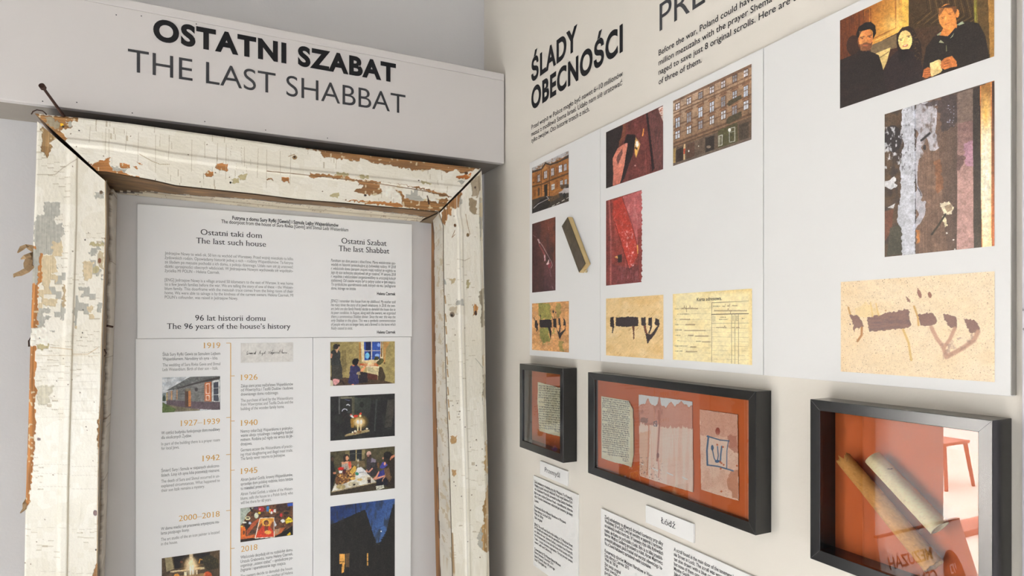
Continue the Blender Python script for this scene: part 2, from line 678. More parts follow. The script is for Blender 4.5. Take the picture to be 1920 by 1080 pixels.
def by_z(pts, off):
    a = edge_xz(pts, off)
    a = a[np.argsort(a[:, 1])]
    # carry the last slope on to the floor
    s = (a[1, 0] - a[0, 0]) / (a[1, 1] - a[0, 1])
    a = np.vstack([[a[0, 0] - s * a[0, 1] * 0.3, 0.0], a])
    return lambda z: np.interp(z, a[:, 1], a[:, 0])


def by_x(pts, off):
    a = edge_xz(pts, off)
    a = a[np.argsort(a[:, 0])]
    return lambda x: np.interp(x, a[:, 0], a[:, 1])


JL_OUT = [(70, 228), (68, 300), (66, 360), (63, 440), (61, 520), (59, 580), (57, 650), (55, 720), (53, 800), (50, 880), (48, 950), (47, 1020), (46, 1080), (42, 1250)]
JL_IN = [(199, 341), (200, 420), (198, 480), (195, 560), (192, 640), (190, 720), (187, 800), (185, 900), (184, 1000), (183, 1080), (181, 1250)]
JL_BACK = [(219, 330), (218, 350), (216, 450), (215, 540), (212, 620), (209, 700), (204, 810), (200, 900), (197, 1000), (194, 1080), (189, 1250)]
JR_OUT = [(902.5, 320), (904, 360), (905, 430), (906, 500), (908, 560), (909, 640), (910.5, 740), (912, 800), (914, 860), (915, 920), (916, 1000), (917, 1080), (920, 1250)]
JR_IN = [(823, 400), (831, 425), (831, 480), (832, 540), (834, 640), (837, 740), (840, 810), (843, 900), (846, 1000), (848, 1080), (853, 1250)]
JR_BACK = [(807, 380), (807, 400), (807, 540), (808, 640), (809, 740), (810, 810), (813, 950), (816, 1080), (820, 1250)]
RT = [(65, 212.5), (91, 216), (148, 221), (240, 231.5), (400, 254), (555, 276), (700, 293), (901, 316)]
RB = [(182, 321), (200, 322), (287, 338), (330, 348), (480, 364), (560, 374), (650, 381), (700, 386), (760, 391), (822, 397)]
RBACK = [(205, 358), (228, 363), (480, 388), (640, 402), (790, 415), (830, 418)]


def skirt(V, Fq, nu, nv, y_back, move=None):
    """close the member back to the wall along its outline"""
    idx = np.arange(nu * nv).reshape(nu, nv)
    ring = np.concatenate([idx[0, :], idx[1:, -1], idx[-1, -2::-1], idx[-2:0:-1, 0]])
    B = V[ring].copy()
    B[:, 1] = y_back
    if move:
        move(B, ring)
    n = len(V)
    m = len(ring)
    j = np.arange(m)
    k = (j + 1) % m
    Fs = np.stack([n + j, n + k, n + m + k, n + m + j], 1)
    return np.vstack([V, V[ring], B]), np.vstack([Fq, Fs]), np.concatenate([ring, ring])


PAINT, PAINT2 = (236, 231, 218), (226, 220, 203)
WOOD, ORANGE, DARKW = (142, 101, 60), (168, 112, 58), (62, 44, 28)
BEIGE, GREYU, OLIVE = (203, 186, 152), (172, 170, 160), (178, 166, 126)


def flaking(X, Y, across, along, T, dmg, lw, cl, seed, polys):
    """paint state over a member: colour, mask (1 paint .. 0 bare wood), relief height (m)"""
    wa = across + (fbm(along / 22, across / 9, seed) - .5) * 5
    lane = np.floor(wa / lw)
    al = along + hash2(lane, lane * 0 + 3, seed) * cl * 3 + (vnoise(along / 9, lane * 3.1, seed + 2) - .5) * cl * 0.7
    cell = np.floor(al / cl)
    r = hash2(lane, cell, seed + 5)
    r2 = hash2(lane, cell, seed + 9)
    n = fbm(X / 26, Y / 26, seed + 11, 4)
    D = dmg + (n - .5) * 0.55
    under = D > 0.42 + r * 0.75
    bare = D > 0.95 + r * 0.5
    pic = Pic(X, Y, PAINT)
    big = fbm(X / 60, Y / 60, seed + 21, 3)
    pic.put(big > .55, PAINT2, 0.5)
    pic.put(r2 > .8, PAINT2, 0.45)
    h = np.full(X.shape, 0.0011)
    lvl = np.ones(X.shape)
    ucol = np.where((big > .5)[:, None], np.array(BEIGE, float), np.array(GREYU, float))
    pic.C[under] = ucol[under]
    h[under] = 0.0005
    lvl[under] = 0.4
    wcol = np.array(WOOD, float) * (0.85 + 0.3 * vnoise(across / 1.6, along / 40, seed + 31))[:, None]
    pic.C[bare] = wcol[bare]
    h[bare] = 0
    lvl[bare] = 0
    for pts, col, lv in polys:
        rx = X + (vnoise(X / 4, Y / 4, seed + 40) - .5) * 5
        ry = Y + (vnoise(X / 4, Y / 4, seed + 44) - .5) * 5
        m = inside(rx, ry, pts)
        c = np.array(col, float)
        if lv == 0:
            g = 0.82 + 0.36 * vnoise(across / 1.8, along / 45, seed + 31)
            pic.C[m] = c * g[m][:, None]
            fl = m & (vnoise(X / 5, Y / 5, seed + 77) > .83)
            pic.C[fl] = np.array(BEIGE, float)
        else:
            g = 0.94 + 0.12 * vnoise(X / 4, Y / 4, seed + 51)
            pic.C[m] = c * g[m][:, None]
        h[m] = {0: 0.0, 1: 0.0005, 2: 0.0011}[lv]
        lvl[m] = {0: 0.0, 1: 0.35, 2: 1.0}[lv]
    # cracks of the brittle top coat, straight across the grain
    fa = (al / cl) - cell
    crk = (np.minimum(fa, 1 - fa) * cl < 0.8) & (lvl > .9) & (hash2(lane * 0 + np.floor(wa / (lw * 3)), cell, seed + 60) > .87)
    pic.put(crk, (168, 152, 124), 0.55)
    h[crk] -= 0.0006
    # wavy build-up of old brush coats
    h += (fbm(across / 3.0, along / 7.0, seed + 71, 3) - .5) * 0.0005 * lvl
    h += (vnoise(across / 1.5, along / 30, seed + 72) - .5) * 0.0006 * (1 - lvl)
    spot = hash2(np.floor(X / 2.2), np.floor(Y / 2.2), seed + 80) > .9988
    pic.put(spot & (lvl > .9), (110, 92, 70), 0.8)
    pic.grain(3, seed)
    return pic, lvl, h


def sm(t, a, b):
    u = np.clip((t - a) / (b - a), 0, 1)
    return u * u * (3 - 2 * u)


def jamb(name, out, inn, back, polys, damage, profile, seed, nT, cl, label=None, group=None, marks=None, lw=9):
    fo, fi = by_z(out, FD), by_z(inn, FD)
    zo, zi = PL(*out[0], FD)[1], PL(*inn[0], FD)[1]
    rows = np.concatenate([np.linspace(0, .5, 900) ** 1.0, np.linspace(.5, 1.0, 60)[1:]])
    s = rows[:, None].repeat(nT, 1)
    T = np.linspace(0, 1, nT)[None, :].repeat(len(rows), 0)
    z_top = zo * (1 - T) + zi * T
    z_mid = 1.02
    z = np.where(s < .5, z_top + (z_mid - z_top) * (s / .5), z_mid * (1 - (s - .5) / .5))
    x = fo(z) * (1 - T) + fi(z) * T
    x, z, T = x.ravel(), z.ravel(), T.ravel()
    y = np.full_like(x, -FD)
    X, Y = project(x, y, z)
    wid = np.abs(fi(z) - fo(z)) * 1000
    pic, lvl, h = flaking(X, Y, T * wid * 1.0, Y, T, damage(X, Y, T), lw, cl, seed, polys)
    if marks:
        marks(pic, X, Y, T)
    y = y - h - profile(T)
    V = np.stack([x, y, z], 1)
    nu, nv = len(rows), nT
    fb = by_z(back, 0.0)

    def move(B, ring):
        m = (ring % nv) == nv - 1
        sgn = 1 if out is JR_OUT else -1
        B[m, 0] = fb(B[m, 2]) + sgn * .006

    V, Fq, ring = skirt(V, grid_faces(nu, nv), nu, nv, -0.002, move)
    o = np_mesh(name, V, Fq, FRAME_M, frame, smooth=True, label=label, group=group)
    C = ink(pic.C, 1.04)
    set_pigment(o, np.vstack([C, np.tile(ink([(120, 100, 75)], 1.0), (len(ring), 1))]), np.concatenate([lvl, np.zeros(len(ring))]))
    return o


def dmg_left(X, Y, T):
    d = np.full(X.shape, 0.12)
    d += 0.55 * np.exp(-((Y - 500) / 90) ** 2) * np.exp(-((T - .25) / .35) ** 2)
    d += 0.35 * np.exp(-((Y - 590) / 60) ** 2)
    d += 0.45 * np.exp(-((Y - 490) / 60) ** 2) * np.exp(-((T - .9) / .25) ** 2)
    d += 0.15 * np.exp(-((Y - 740) / 60) ** 2) * (T < .35)
    d -= 0.12 * (Y > 830)
    d -= 0.2 * ((T > .45) & (T < .6))
    return d


def prof_left(T):
    return 0.0035 * sm(T, .42, .5) - 0.0035 * sm(T, .56, .595) + 0.002 * sm(T, 0, .03)


polys_left = [
    ([(78, 238), (90, 240), (106, 262), (93, 268), (100, 277), (88, 281), (83, 295), (79, 268)], (150, 120, 80), 0),
    ([(78, 276), (92, 274), (97, 281), (88, 297), (84, 288), (78, 284)], (130, 100, 62), 0),
    ([(85, 380), (113, 378), (112, 405), (103, 408), (104, 420), (116, 418), (122, 440), (112, 444), (117, 452), (116, 478), (66, 478), (64, 425), (72, 402), (83, 405)], GREYU, 1),
    ([(98, 455), (117, 452), (118, 480), (98, 478)], BEIGE, 1),
    ([(58, 455), (80, 478), (79, 530), (73, 534), (71, 568), (73, 580), (74, 614), (57, 616)], ORANGE, 0),
    ([(60, 466), (76, 468), (70, 532), (60, 532)], GREYU, 1),
    ([(50, 645), (68, 650), (70, 655), (67, 660), (68, 684), (66, 720), (70, 735), (66, 750), (68, 790), (66, 830), (63, 850), (62, 880), (60, 890), (56, 938), (51, 952), (40, 950), (45, 800)], ORANGE, 0),
    ([(60, 615), (90, 614), (94, 640), (80, 646), (62, 644)], PAINT, 2),
    ([(79, 480), (104, 478), (108, 510), (96, 512), (92, 540), (79, 536)], BEIGE, 1),
    ([(168, 455), (196, 456), (195, 462), (166, 462)], OLIVE, 1),
    ([(172, 466), (184, 465), (182, 478), (172, 480)], GREYU, 1),
    ([(186, 470), (195, 476), (194, 505), (184, 498)], (186, 172, 142), 1),
    ([(155, 490), (176, 492), (172, 524), (158, 526)], BEIGE, 1),
    ([(176, 500), (186, 502), (184, 512), (175, 512)], OLIVE, 1),
    ([(178, 360), (196, 362), (197, 374), (180, 372)], GREYU, 1),
    ([(72, 578), (92, 577), (96, 586), (80, 588), (84, 598), (70, 600)], GREYU, 1),
    ([(70, 592), (98, 592), (92, 598), (84, 600), (84, 612), (72, 613)], GREYU, 1),
    ([(78, 560), (108, 561), (104, 574), (82, 572)], BEIGE, 1),
    ([(118, 534), (124, 536), (123, 578), (117, 578)], (170, 150, 118), 1),
    ([(164, 574), (176, 574), (174, 586), (166, 586)], BEIGE, 1),
    ([(184, 568), (192, 570), (191, 586), (182, 585)], GREYU, 1),
    ([(70, 724), (102, 722), (100, 736), (92, 742), (96, 755), (72, 760)], (206, 200, 180), 1),
    ([(70, 646), (94, 646), (92, 654), (72, 656)], OLIVE, 1),
    ([(178, 1064), (184, 1055), (184, 1090), (172, 1090)], WOOD, 0),
    ([(184, 790), (188, 770), (187, 840), (183, 838)], WOOD, 0),
]


def marks_left(p, X, Y, T):
    p.line([(70, 328), (104, 328), (118, 316), (145, 300)], 0.9, (150, 130, 100))
    p.line([(95, 651), (136, 655), (137, 664), (165, 664), (184, 652)], 1.0, (190, 160, 112))
    p.line([(70, 666), (184, 667)], 0.8, (205, 190, 160))
    for k, yy in enumerate((680, 697, 712, 725, 748, 766, 782, 870, 887, 912, 988, 1070)):
        p.line([(70, yy), (132, yy + (k % 3) - 1)], 0.7, (205, 198, 182), .8)
        p.line([(136, yy + 4), (182, yy + 3 + k % 2)], 0.7, (200, 192, 176), .8)
    p.ell(179, 961, 4, 5.5, (88, 48, 36))
    p.ell(180.5, 1030, 1.6, 1.8, (40, 30, 25))
    p.ell(73.5, 823, 3.5, 3, (90, 45, 35))
    p.ell(160, 450, 1.6, 1.6, (50, 40, 32))
    p.ell(155, 624, 1.2, 1.5, (60, 48, 40))
    p.ell(75, 634, 1.2, 1.2, (60, 48, 40))
    p.ell(187, 489, 3.2, 5, (120, 72, 40))
    p.ell(190, 361, 3.4, 3.4, (90, 70, 45))
    p.ell(156, 581, 1.4, 1.4, (70, 60, 50))
    p.put((T > .575) & (T < .588), (196, 186, 166), .8)
    p.put((T > .985), (150, 120, 84), .7)


jamb('jamb', JL_OUT, JL_IN, JL_BACK, polys_left, dmg_left, prof_left, 11, 150, 13, label='left jamb with bare orange wood down its outer edge', marks=marks_left)


def dmg_right(X, Y, T):
    d = np.full(X.shape, 0.10)
    d += 0.35 * np.exp(-((T - 0.06) / .07) ** 2)
    d += 0.4 * np.exp(-((T - 1.0) / .10) ** 2) * (0.5 + 0.5 * np.sin(Y / 40.0))
    d += 0.25 * np.exp(-((Y - 420) / 90) ** 2)
    return d


def prof_right(T):
    return 0.003 * sm(T, .05, .10) + 0.003 * sm(T, .50, .56) - 0.003 * sm(T, .62, .68)


polys_right = [
    ([(863, 358), (866, 366), (860, 389), (845, 391), (846, 402), (839, 404), (833, 424), (829, 420), (828, 400), (845, 375)], WOOD, 0),
    ([(862, 372), (866, 366), (864, 384), (858, 388)], GREYU, 1),
    ([(878, 372), (893, 375), (892, 392), (895, 404), (886, 400), (880, 395)], (150, 132, 105), 1),
    ([(880, 340), (900, 328), (902, 350), (896, 372), (884, 368)], (160, 146, 124), 1),
    ([(886, 570), (894, 570), (894, 586), (887, 594)], (176, 128, 76), 0),
    ([(855, 563), (868, 562), (869, 572), (854, 574)], GREYU, 1),
    ([(842, 576), (855, 574), (856, 588), (842, 592)], (196, 184, 160), 1),
    ([(896, 545), (907, 540), (909, 612), (900, 614), (902, 580)], (150, 140, 120), 1),
    ([(906, 705), (910, 700), (911, 748), (905, 740)], (170, 160, 140), 1),
    ([(908, 830), (913, 826), (916, 895), (906, 880), (909, 860)], (182, 150, 100), 1),
    ([(905, 950), (916, 900), (918, 1036), (903, 1030), (895, 1020), (896, 998), (906, 985)], (168, 134, 88), 0),
    ([(895, 1000), (903, 990), (904, 1030), (896, 1026)], GREYU, 1),
    ([(845, 816), (855, 817), (855, 830), (846, 834)], (178, 142, 96), 1),
    ([(846, 880), (854, 881), (853, 894), (846, 892)], (178, 142, 96), 1),
    ([(843, 524), (852, 520), (852, 530), (844, 534)], (182, 166, 132), 1),
    ([(873, 525), (880, 524), (878, 540), (873, 540)], OLIVE, 1),
]


def marks_right(p, X, Y, T):
    for k in range(9):
        yy = 555 + k * 27 + (k * 7) % 11
        p.line([(833 + k * 0.9, yy), (834.5 + k * .9, yy + 14)], 2.0, (165, 130, 84))
    p.line([(852, 432), (846, 446), (852, 440)], 1, (150, 120, 90))
    p.line([(872, 402), (876, 424), (880, 440)], 1.1, (160, 130, 96))
    p.line([(856, 486), (870, 489), (880, 484)], 0.9, (175, 160, 134))
    p.line([(890, 672), (897, 680), (904, 690)], .9, (150, 146, 130))
    p.line([(846, 1000), (850, 1080)], 4.5, (150, 118, 80), .8)
    p.ell(847, 590, 4.5, 5, (120, 105, 90))
    p.ell(846, 591, 2, 2.4, (50, 42, 38))
    p.ell(891, 587, 2.5, 4.5, (74, 46, 30))
    p.ell(852, 423, 2.6, 3, (96, 66, 38))
    p.ell(890, 352, 2, 2.4, (70, 50, 36))
    p.ell(876, 441, 3, 3.5, (120, 96, 60))
    p.ell(833, 967, 4.5, 3.5, (150, 110, 66))
    for k, yy in enumerate((760, 776, 800, 838, 872, 910, 930, 1014)):
        p.ell(848 + (k * 11) % 50, yy, 1.0, 1.0, (95, 84, 72))
    p.put((T > .015) & (T < .05), (178, 168, 146), .7)
    p.put((T > .60) & (T < .63), (214, 210, 200), .7)


jamb('jamb', JR_OUT, JR_IN, JR_BACK, polys_right, dmg_right, prof_right, 47, 96, 26, label='right jamb with chipped edges beside the cream wall', marks=marks_right)

# head casing
fo, fi = by_x(RT, FD), by_x(RB, FD)
TL, TR, BL, BR = PL(65, 212.5, FD), PL(901, 316, FD), PL(182, 321, FD), PL(822, 397, FD)
NU, NV = 900, 130
s = np.linspace(0, 1, NU)[:, None].repeat(NV, 1)
T = np.linspace(0, 1, NV)[None, :].repeat(NU, 0)
x = (TL[0] * (1 - T) + BL[0] * T) * (1 - s) + (TR[0] * (1 - T) + BR[0] * T) * s
z = fo(x) * (1 - T) + fi(x) * T
x, z, T = x.ravel(), z.ravel(), T.ravel()
y = np.full_like(x, -FD)
X, Y = project(x, y, z)
d = np.full(X.shape, 0.10)
d += 0.5 * np.exp(-((X - 700) / 110) ** 2) * np.exp(-((T - .58) / .2) ** 2)
d += 0.35 * np.exp(-((X - 250) / 60) ** 2) * np.exp(-((T - .85) / .12) ** 2)
d += 0.25 * np.exp(-((X - 420) / 60) ** 2) * np.exp(-((T - .75) / .15) ** 2)
d += 0.3 * (X > 760) * np.exp(-((T - .85) / .2) ** 2)
polys_head = [
    ([(60, 208), (73, 215), (91, 217), (148, 220), (147, 228), (135, 226), (137, 240), (122, 243), (112, 246), (128, 262), (120, 274), (100, 250)], (150, 108, 62), 0),
    ([(84, 220), (98, 220), (112, 232), (110, 242), (98, 240), (88, 230)], (150, 140, 118), 1),
    ([(126, 230), (135, 228), (136, 238), (128, 239)], GREYU, 1),
    ([(158, 299), (172, 312), (180, 305), (190, 301), (206, 297), (206, 312), (222, 318), (250, 330), (292, 342), (180, 324)], ORANGE, 0),
    ([(206, 312), (240, 318), (236, 324), (214, 320)], GREYU, 1),
    ([(227, 307), (245, 310), (244, 318), (226, 314)], ORANGE, 0),
    ([(249, 312), (258, 314), (257, 319)], ORANGE, 0),
    ([(259, 304), (266, 306), (266, 310), (259, 307)], ORANGE, 0),
    ([(405, 308), (426, 310), (426, 322), (415, 320), (405, 316)], ORANGE, 0),
    ([(385, 321), (400, 323), (400, 331), (385, 330)], ORANGE, 0),
    ([(433, 337), (447, 334), (447, 345), (438, 344)], OLIVE, 1),
    ([(448, 331), (462, 327), (461, 337), (450, 339)], OLIVE, 1),
    ([(501, 334), (513, 337), (512, 340), (502, 337)], WOOD, 0),
    ([(527, 331), (542, 334), (543, 343), (528, 340)], ORANGE, 0),
    ([(553, 274), (580, 281), (600, 284), (603, 294), (640, 299), (672, 303), (675, 296), (690, 301), (690, 304), (720, 309), (768, 317), (772, 320), (800, 321), (815, 316), (838, 324), (855, 318), (864, 325), (905, 316), (760, 296), (700, 288)], WOOD, 0),
    ([(578, 325), (600, 327), (640, 331), (668, 337), (666, 341), (620, 334), (580, 334)], (150, 106, 60), 0),
    ([(629, 323), (652, 325), (650, 332), (630, 330)], OLIVE, 1),
    ([(672, 328), (692, 330), (690, 337), (672, 335)], OLIVE, 1),
    ([(667, 338), (713, 342), (714, 362), (694, 366), (676, 364), (664, 358), (680, 352)], WOOD, 0),
    ([(712, 341), (770, 350), (822, 366), (842, 371), (835, 364), (780, 350)], WOOD, 0),
    ([(736, 356), (752, 360), (760, 372), (790, 378), (820, 372), (842, 374), (826, 398), (760, 390), (750, 382)], (146, 104, 58), 0),
    ([(640, 375), (700, 384), (760, 389), (740, 380), (690, 378)], ORANGE, 0),
    ([(856, 331), (884, 325), (880, 335), (866, 338), (854, 334)], (184, 106, 40), 0),
    ([(858, 340), (872, 338), (866, 346)], GREYU, 1),
    ([(787, 338), (800, 340), (808, 347), (786, 345)], OLIVE, 1),
    ([(618, 366), (634, 362), (638, 369), (622, 371)], OLIVE, 1),
    ([(795, 369), (812, 372), (822, 376), (820, 381), (800, 374)], PAINT, 2),
    ([(715, 348), (732, 350), (752, 368), (752, 384), (738, 378), (716, 366)], PAINT, 2),
]
pic, lvl, h = flaking(X, Y, T * 110, X, T, d, 13, 22, 83, polys_head)
pic.line([(500, 322), (580, 330), (660, 339), (700, 344), (780, 356), (845, 370)], 1.3, (96, 66, 36), .9)
pic.line([(262, 290), (285, 303), (300, 309), (318, 309)], 1.0, (170, 150, 116))
pic.line([(541, 294), (552, 290)], 1.2, (150, 120, 80))
pic.line([(800, 368), (804, 382)], 2.0, (86, 58, 36))
pic.ell(552, 296, 4.5, 4, (150, 120, 80))
pic.ell(552, 295, 2, 2, (60, 44, 34))
pic.ell(684, 367, 2.4, 2.2, (56, 40, 30))
pic.ell(873, 325, 3.4, 3, (80, 54, 30))
pic.ell(784, 339, 1.3, 1.3, (60, 50, 40))
pic.ell(432, 343, 2, 2, (40, 34, 30))
pic.ell(149, 246, 1.4, 1.4, (40, 34, 30))
pic.poly([(113, 232), (119, 232), (120, 237), (114, 237)], (240, 190, 30))
pic.ell(119, 238, 2.5, 2.2, (50, 40, 30))
for k, xx in enumerate((170, 199, 205, 238, 260, 292, 318, 360, 384, 408, 424, 458, 484, 500, 525, 545)):
    pic.line([(xx, 236 + .13 * (xx - 148)), (xx - 2 + (k % 3), 236 + .13 * (xx - 148) + 30 + (k * 17) % 45)], .9, (176, 164, 140), .75)
prof = 0.003 * sm(T, .0, .04) + 0.0035 * sm(T, .40, .46) - 0.003 * sm(T, .52, .58)
V = np.stack([x, y - h - prof, z], 1)
fbk = by_x(RBACK, 0.0)


def move_head(B, ring):
    m = (ring % NV) == NV - 1
    B[m, 2] = fbk(B[m, 0]) + .006


V, Fq, ring = skirt(V, grid_faces(NU, NV)[:, ::-1], NU, NV, -0.002, move_head)
o = np_mesh('head_casing', V, Fq, FRAME_M, frame, smooth=True, label='cracked head casing with brown wood showing along its top right')
set_pigment(o, np.vstack([ink(pic.C, 1.04), np.tile(ink([(96, 70, 44)], 1.0), (len(ring), 1))]), np.concatenate([lvl, np.zeros(len(ring))]))


def lining(name, kind, edge, back, seed, nD=26):
    """the side of the opening, from the casing back to the wall: a dark split, then the old painted strip"""
    if kind == 'jamb':
        fe, fb = by_z(edge, FD), by_z(back, 0.0)
        z = np.concatenate([np.linspace(PL(*edge[0], FD)[1] + .004, 1.02, 620), np.linspace(1.02, 0.0, 30)[1:]])
        D = np.linspace(0, 1, nD)[None, :].repeat(len(z), 0)
        Z = z[:, None].repeat(nD, 1)
        x = fe(Z) * (1 - D) + fb(Z) * D
        along = Z * 900
    else:
        fe, fb = by_x(edge, FD), by_x(back, 0.0)
        xs = np.linspace(PL(182, 321, FD)[0] + .002, PL(822, 397, FD)[0] - .002, 620)
        D = np.linspace(0, 1, nD)[None, :].repeat(len(xs), 0)
        x = xs[:, None].repeat(nD, 1)
        Z = fe(x) * (1 - D) + fb(x) * D
        along = x * 900
    nu = x.shape[0]
    x, Z, D, along = x.ravel(), Z.ravel(), D.ravel(), along.ravel()
    y = -(FD - 0.0005) * (1 - D) - 0.001
    a2 = along / 18
    e = 0.20 + 0.12 * (vnoise(a2, a2 * 0, seed) - .5) * 2 + 0.05 * (vnoise(a2 * 4, a2 * 0, seed + 1) - .5) * 2
    return x, y, Z, D, along, e, nu, nD


def put_lining(x, y, Z, D, C, lvl, push, axis, nu, nv, name, label, flip=False):
    V = np.stack([x + (push if axis == 'x' else 0), y, Z + (push if axis == 'z' else 0)], 1)
    Fq = grid_faces(nu, nv)
    if flip:
        Fq = Fq[:, ::-1]
    o = np_mesh(name, V, Fq, FRAME_M, frame, smooth=True, label=label)
    set_pigment(o, ink(C, 1.0), lvl)
    return o


x, y, Z, D, al, e, nu, nv = lining('jamb_lining', 'jamb', JL_IN, JL_BACK, 5)
C = np.tile(np.array((196, 189, 176), float), (len(x), 1))
C *= (0.92 + 0.12 * vnoise(al / 12, D * 5, 3))[:, None]
split = (D > .06) & (D < e + .25)
C[split] = np.array(DARKW, float) * (0.5 + 0.9 * vnoise(al[split] / 9, D[split] * 9, 8))[:, None]
gap = np.abs(D - e * .55 - .16) < .05
C[gap] = (36, 26, 18)
C[(D > .97)] = (150, 140, 128)
ck = (hash2(np.floor(al / 16), np.floor(al / 16) * 0, 12) > .7) & (np.abs((al / 16) % 1 - .5) < .06) & (D > .5)
C[ck] = (120, 104, 84)
push = np.where(split, -0.004, 0.0) + np.where(D > e + .25, 0.0015, 0) + 0.0006
put_lining(x, y, Z, D, C, np.where(split, 0.0, .7), push, 'x', nu, nv, 'jamb_lining', 'grey lining strip inside the left jamb with a dark split', True)

x, y, Z, D, al, e, nu, nv = lining('jamb_lining', 'jamb', JR_IN, JR_BACK, 25)
C = np.tile(np.array((226, 219, 204), float), (len(x), 1))
C *= (0.93 + 0.1 * vnoise(al / 20, D * 4, 3))[:, None]
brown = D > .68 + .08 * (vnoise(al / 14, D * 2, 6) - .5)
C[brown] = np.array((128, 88, 50), float) * (0.65 + 0.7 * vnoise(al[brown] / 30, D[brown] * 20, 8))[:, None]
C[D > .9] = (150, 108, 66)
C[(D > .66) & (D < .74)] = (52, 36, 24)
chip = (fbm(al / 16, D * 6, 15) > .62) & (D < .6)
C[chip] = (198, 180, 146)
ck = (np.abs((fbm(al / 22, D * 3, 33) - .5)) < .012) & (D < .64)
C[ck] = (196, 180, 152)
put_lining(x, y, Z, D, C, np.where(brown, 0.0, .8), -0.0006 + np.where(brown, .003, 0.0), 'x', nu, nv, 'jamb_lining', 'cream lining strip inside the right jamb with a bare brown edge')

x, y, Z, D, al, e, nu, nv = lining('head_lining', 'head', RB, RBACK, 35)
C = np.tile(np.array((222, 211, 188), float), (len(x), 1))
C *= (0.9 + 0.14 * vnoise(al / 24, D * 9, 3))[:, None]
px_, _ = project(x, y, Z)
wedge = np.interp(px_, [180, 300, 480, 650, 760, 800, 822], [.95, .62, .36, .34, .42, .5, .8])
brown = D < wedge + .12 * (fbm(al / 20, al * 0, 6) - .5)
C[brown] = np.array((122, 92, 58), float) * (0.55 + 0.8 * fbm(al[brown] / 40, D[brown] * 16, 8))[:, None]
edge_ = np.abs(D - wedge - .02) < .03
C[edge_] = (50, 36, 24)
bead = np.abs(D - .72) < .025
C[bead & ~brown] = (176, 158, 128)
ck = (np.abs(fbm(al / 40, D * 10, 61) - .5) < .01) & ~brown
C[ck] = (140, 116, 84)
bump = 0.004 * np.exp(-((D - .86) / .12) ** 2) - np.where(brown, -.004, 0.0)
put_lining(x, y, Z, D, C, np.where(brown, 0.0, .6), -0.0006 - bump * np.where(brown, .25, 1.0), 'z', nu, nv, 'head_lining', 'painted bead and dark split under the head casing', True)

# rusty nails and torn fibres that stay in the wood
RUST = mat('rusty_iron', (0.045, 0.018, 0.012), 0.75, metal=0.3, var=0.3, vscale=120, bump=0.3, bscale=400)
FIBRE = mat('torn_fibre', (0.36, 0.24, 0.13), 0.9, var=0.35, vscale=90, bump=0.4, bscale=300)


def P3(px, py, off):
    x, z = PL(px, py, off)
    return (x, -off, z)


def nail(pts, r, head=None, label=None):
    v, f = tube_vf(pts, r, 10)
    vf = [(v, f)]
    if head:
        p, q, hr = head
        vf.append(tube_vf([p, q], hr, 12))
    v, f = join(*vf)
    return mesh('nail', v, f, RUST, frame, smooth=False, label=label)


a, b = Vector(P3(117, 214, 0.159)), Vector(P3(80, 163, 0.225))
d = (b - a).normalized()
nail([a - d * .02, a, a.lerp(b, .5), b], [.0030, .0030, .0026, .0024], (b - d * .003, b + d * .004, .0050), label='long rusty nail sticking out at the upper left corner')
nail([P3(59, 214, 0.165), P3(62, 209, 0.170), P3(69, 206, 0.170), P3(80, 208, 0.167), P3(86, 213, 0.161), P3(88, 218, 0.150)], .0010, label='bent wire nail at the upper left corner')
nail([P3(63, 632, 0.150), P3(57, 634, 0.152), P3(54, 639, 0.152), P3(54.5, 650, 0.152)], .0014, label='bent nail hooked from the outer edge of the left jamb')
nail([P3(802, 371, 0.153), P3(803, 376, 0.163), P3(804, 383, 0.164)], .0016)
nail([P3(201, 611, 0.140), P3(206, 612, 0.135), P3(211, 613, 0.130)], .0022)
nail([P3(196, 655, 0.145), P3(199, 662, 0.150), P3(196, 668, 0.150)], .0013)


def shred(paths, label):
    paths = [[(x, y, o + .045, w) for x, y, o, w in q] for q in paths]
    vf = []
    for pts in paths:
        p3 = [Vector(P3(x, y, o)) for x, y, o, w in pts]
        ws = [w for x, y, o, w in pts]
        n0 = []
        for i, p in enumerate(p3):
            t = (p3[min(i + 1, len(p3) - 1)] - p3[max(i - 1, 0)]).normalized()
            nrm = t.cross(Vector((0, 1, 0.25))).normalized()
            n0.append(nrm)
        V, Fc = [], []
        for i, p in enumerate(p3):
            w = ws[i]
            u = Vector((0, -0.0012, 0.0003))
            V += [tuple(p + n0[i] * w), tuple(p + u + n0[i] * w * .2), tuple(p - n0[i] * w), tuple(p - u - n0[i] * w * .2)]
        for i in range(len(p3) - 1):
            for j in range(4):
                Fc.append((i * 4 + j, i * 4 + (j + 1) % 4, i * 4 + 4 + (j + 1) % 4, i * 4 + 4 + j))
        Fc += [(3, 2, 1, 0), tuple(len(V) - 4 + q for q in range(4))]
        vf.append((V, Fc))
    v, f = join(*vf)
    return mesh('torn_fibre', v, f, FIBRE, frame, label=label)


shred([[(64, 472, .10, .003), (56, 463, .106, .0055), (49, 461, .112, .003), (41, 465, .112, .004), (33, 474, .115, .001)],
       [(64, 476, .10, .004), (57, 478, .110, .004), (47, 482, .114, .004), (39, 486, .112, .001)],
       [(65, 478, .10, .004), (55, 486, .112, .006), (51, 496, .116, .006), (47, 503, .118, .002)],
       [(64, 490, .10, .003), (60, 498, .112, .005), (50, 507, .118, .005), (38, 513, .118, .0045), (27, 516, .12, .003), (26, 520, .12, .001)]],
      'curled strip of torn brown fibre on the outer edge of the left jamb')
shred([[(50, 936, .10, .002), (46, 944, .112, .003), (46, 954, .114, .003), (38, 962, .116, .001)]], 'small torn fibre low on the left jamb')
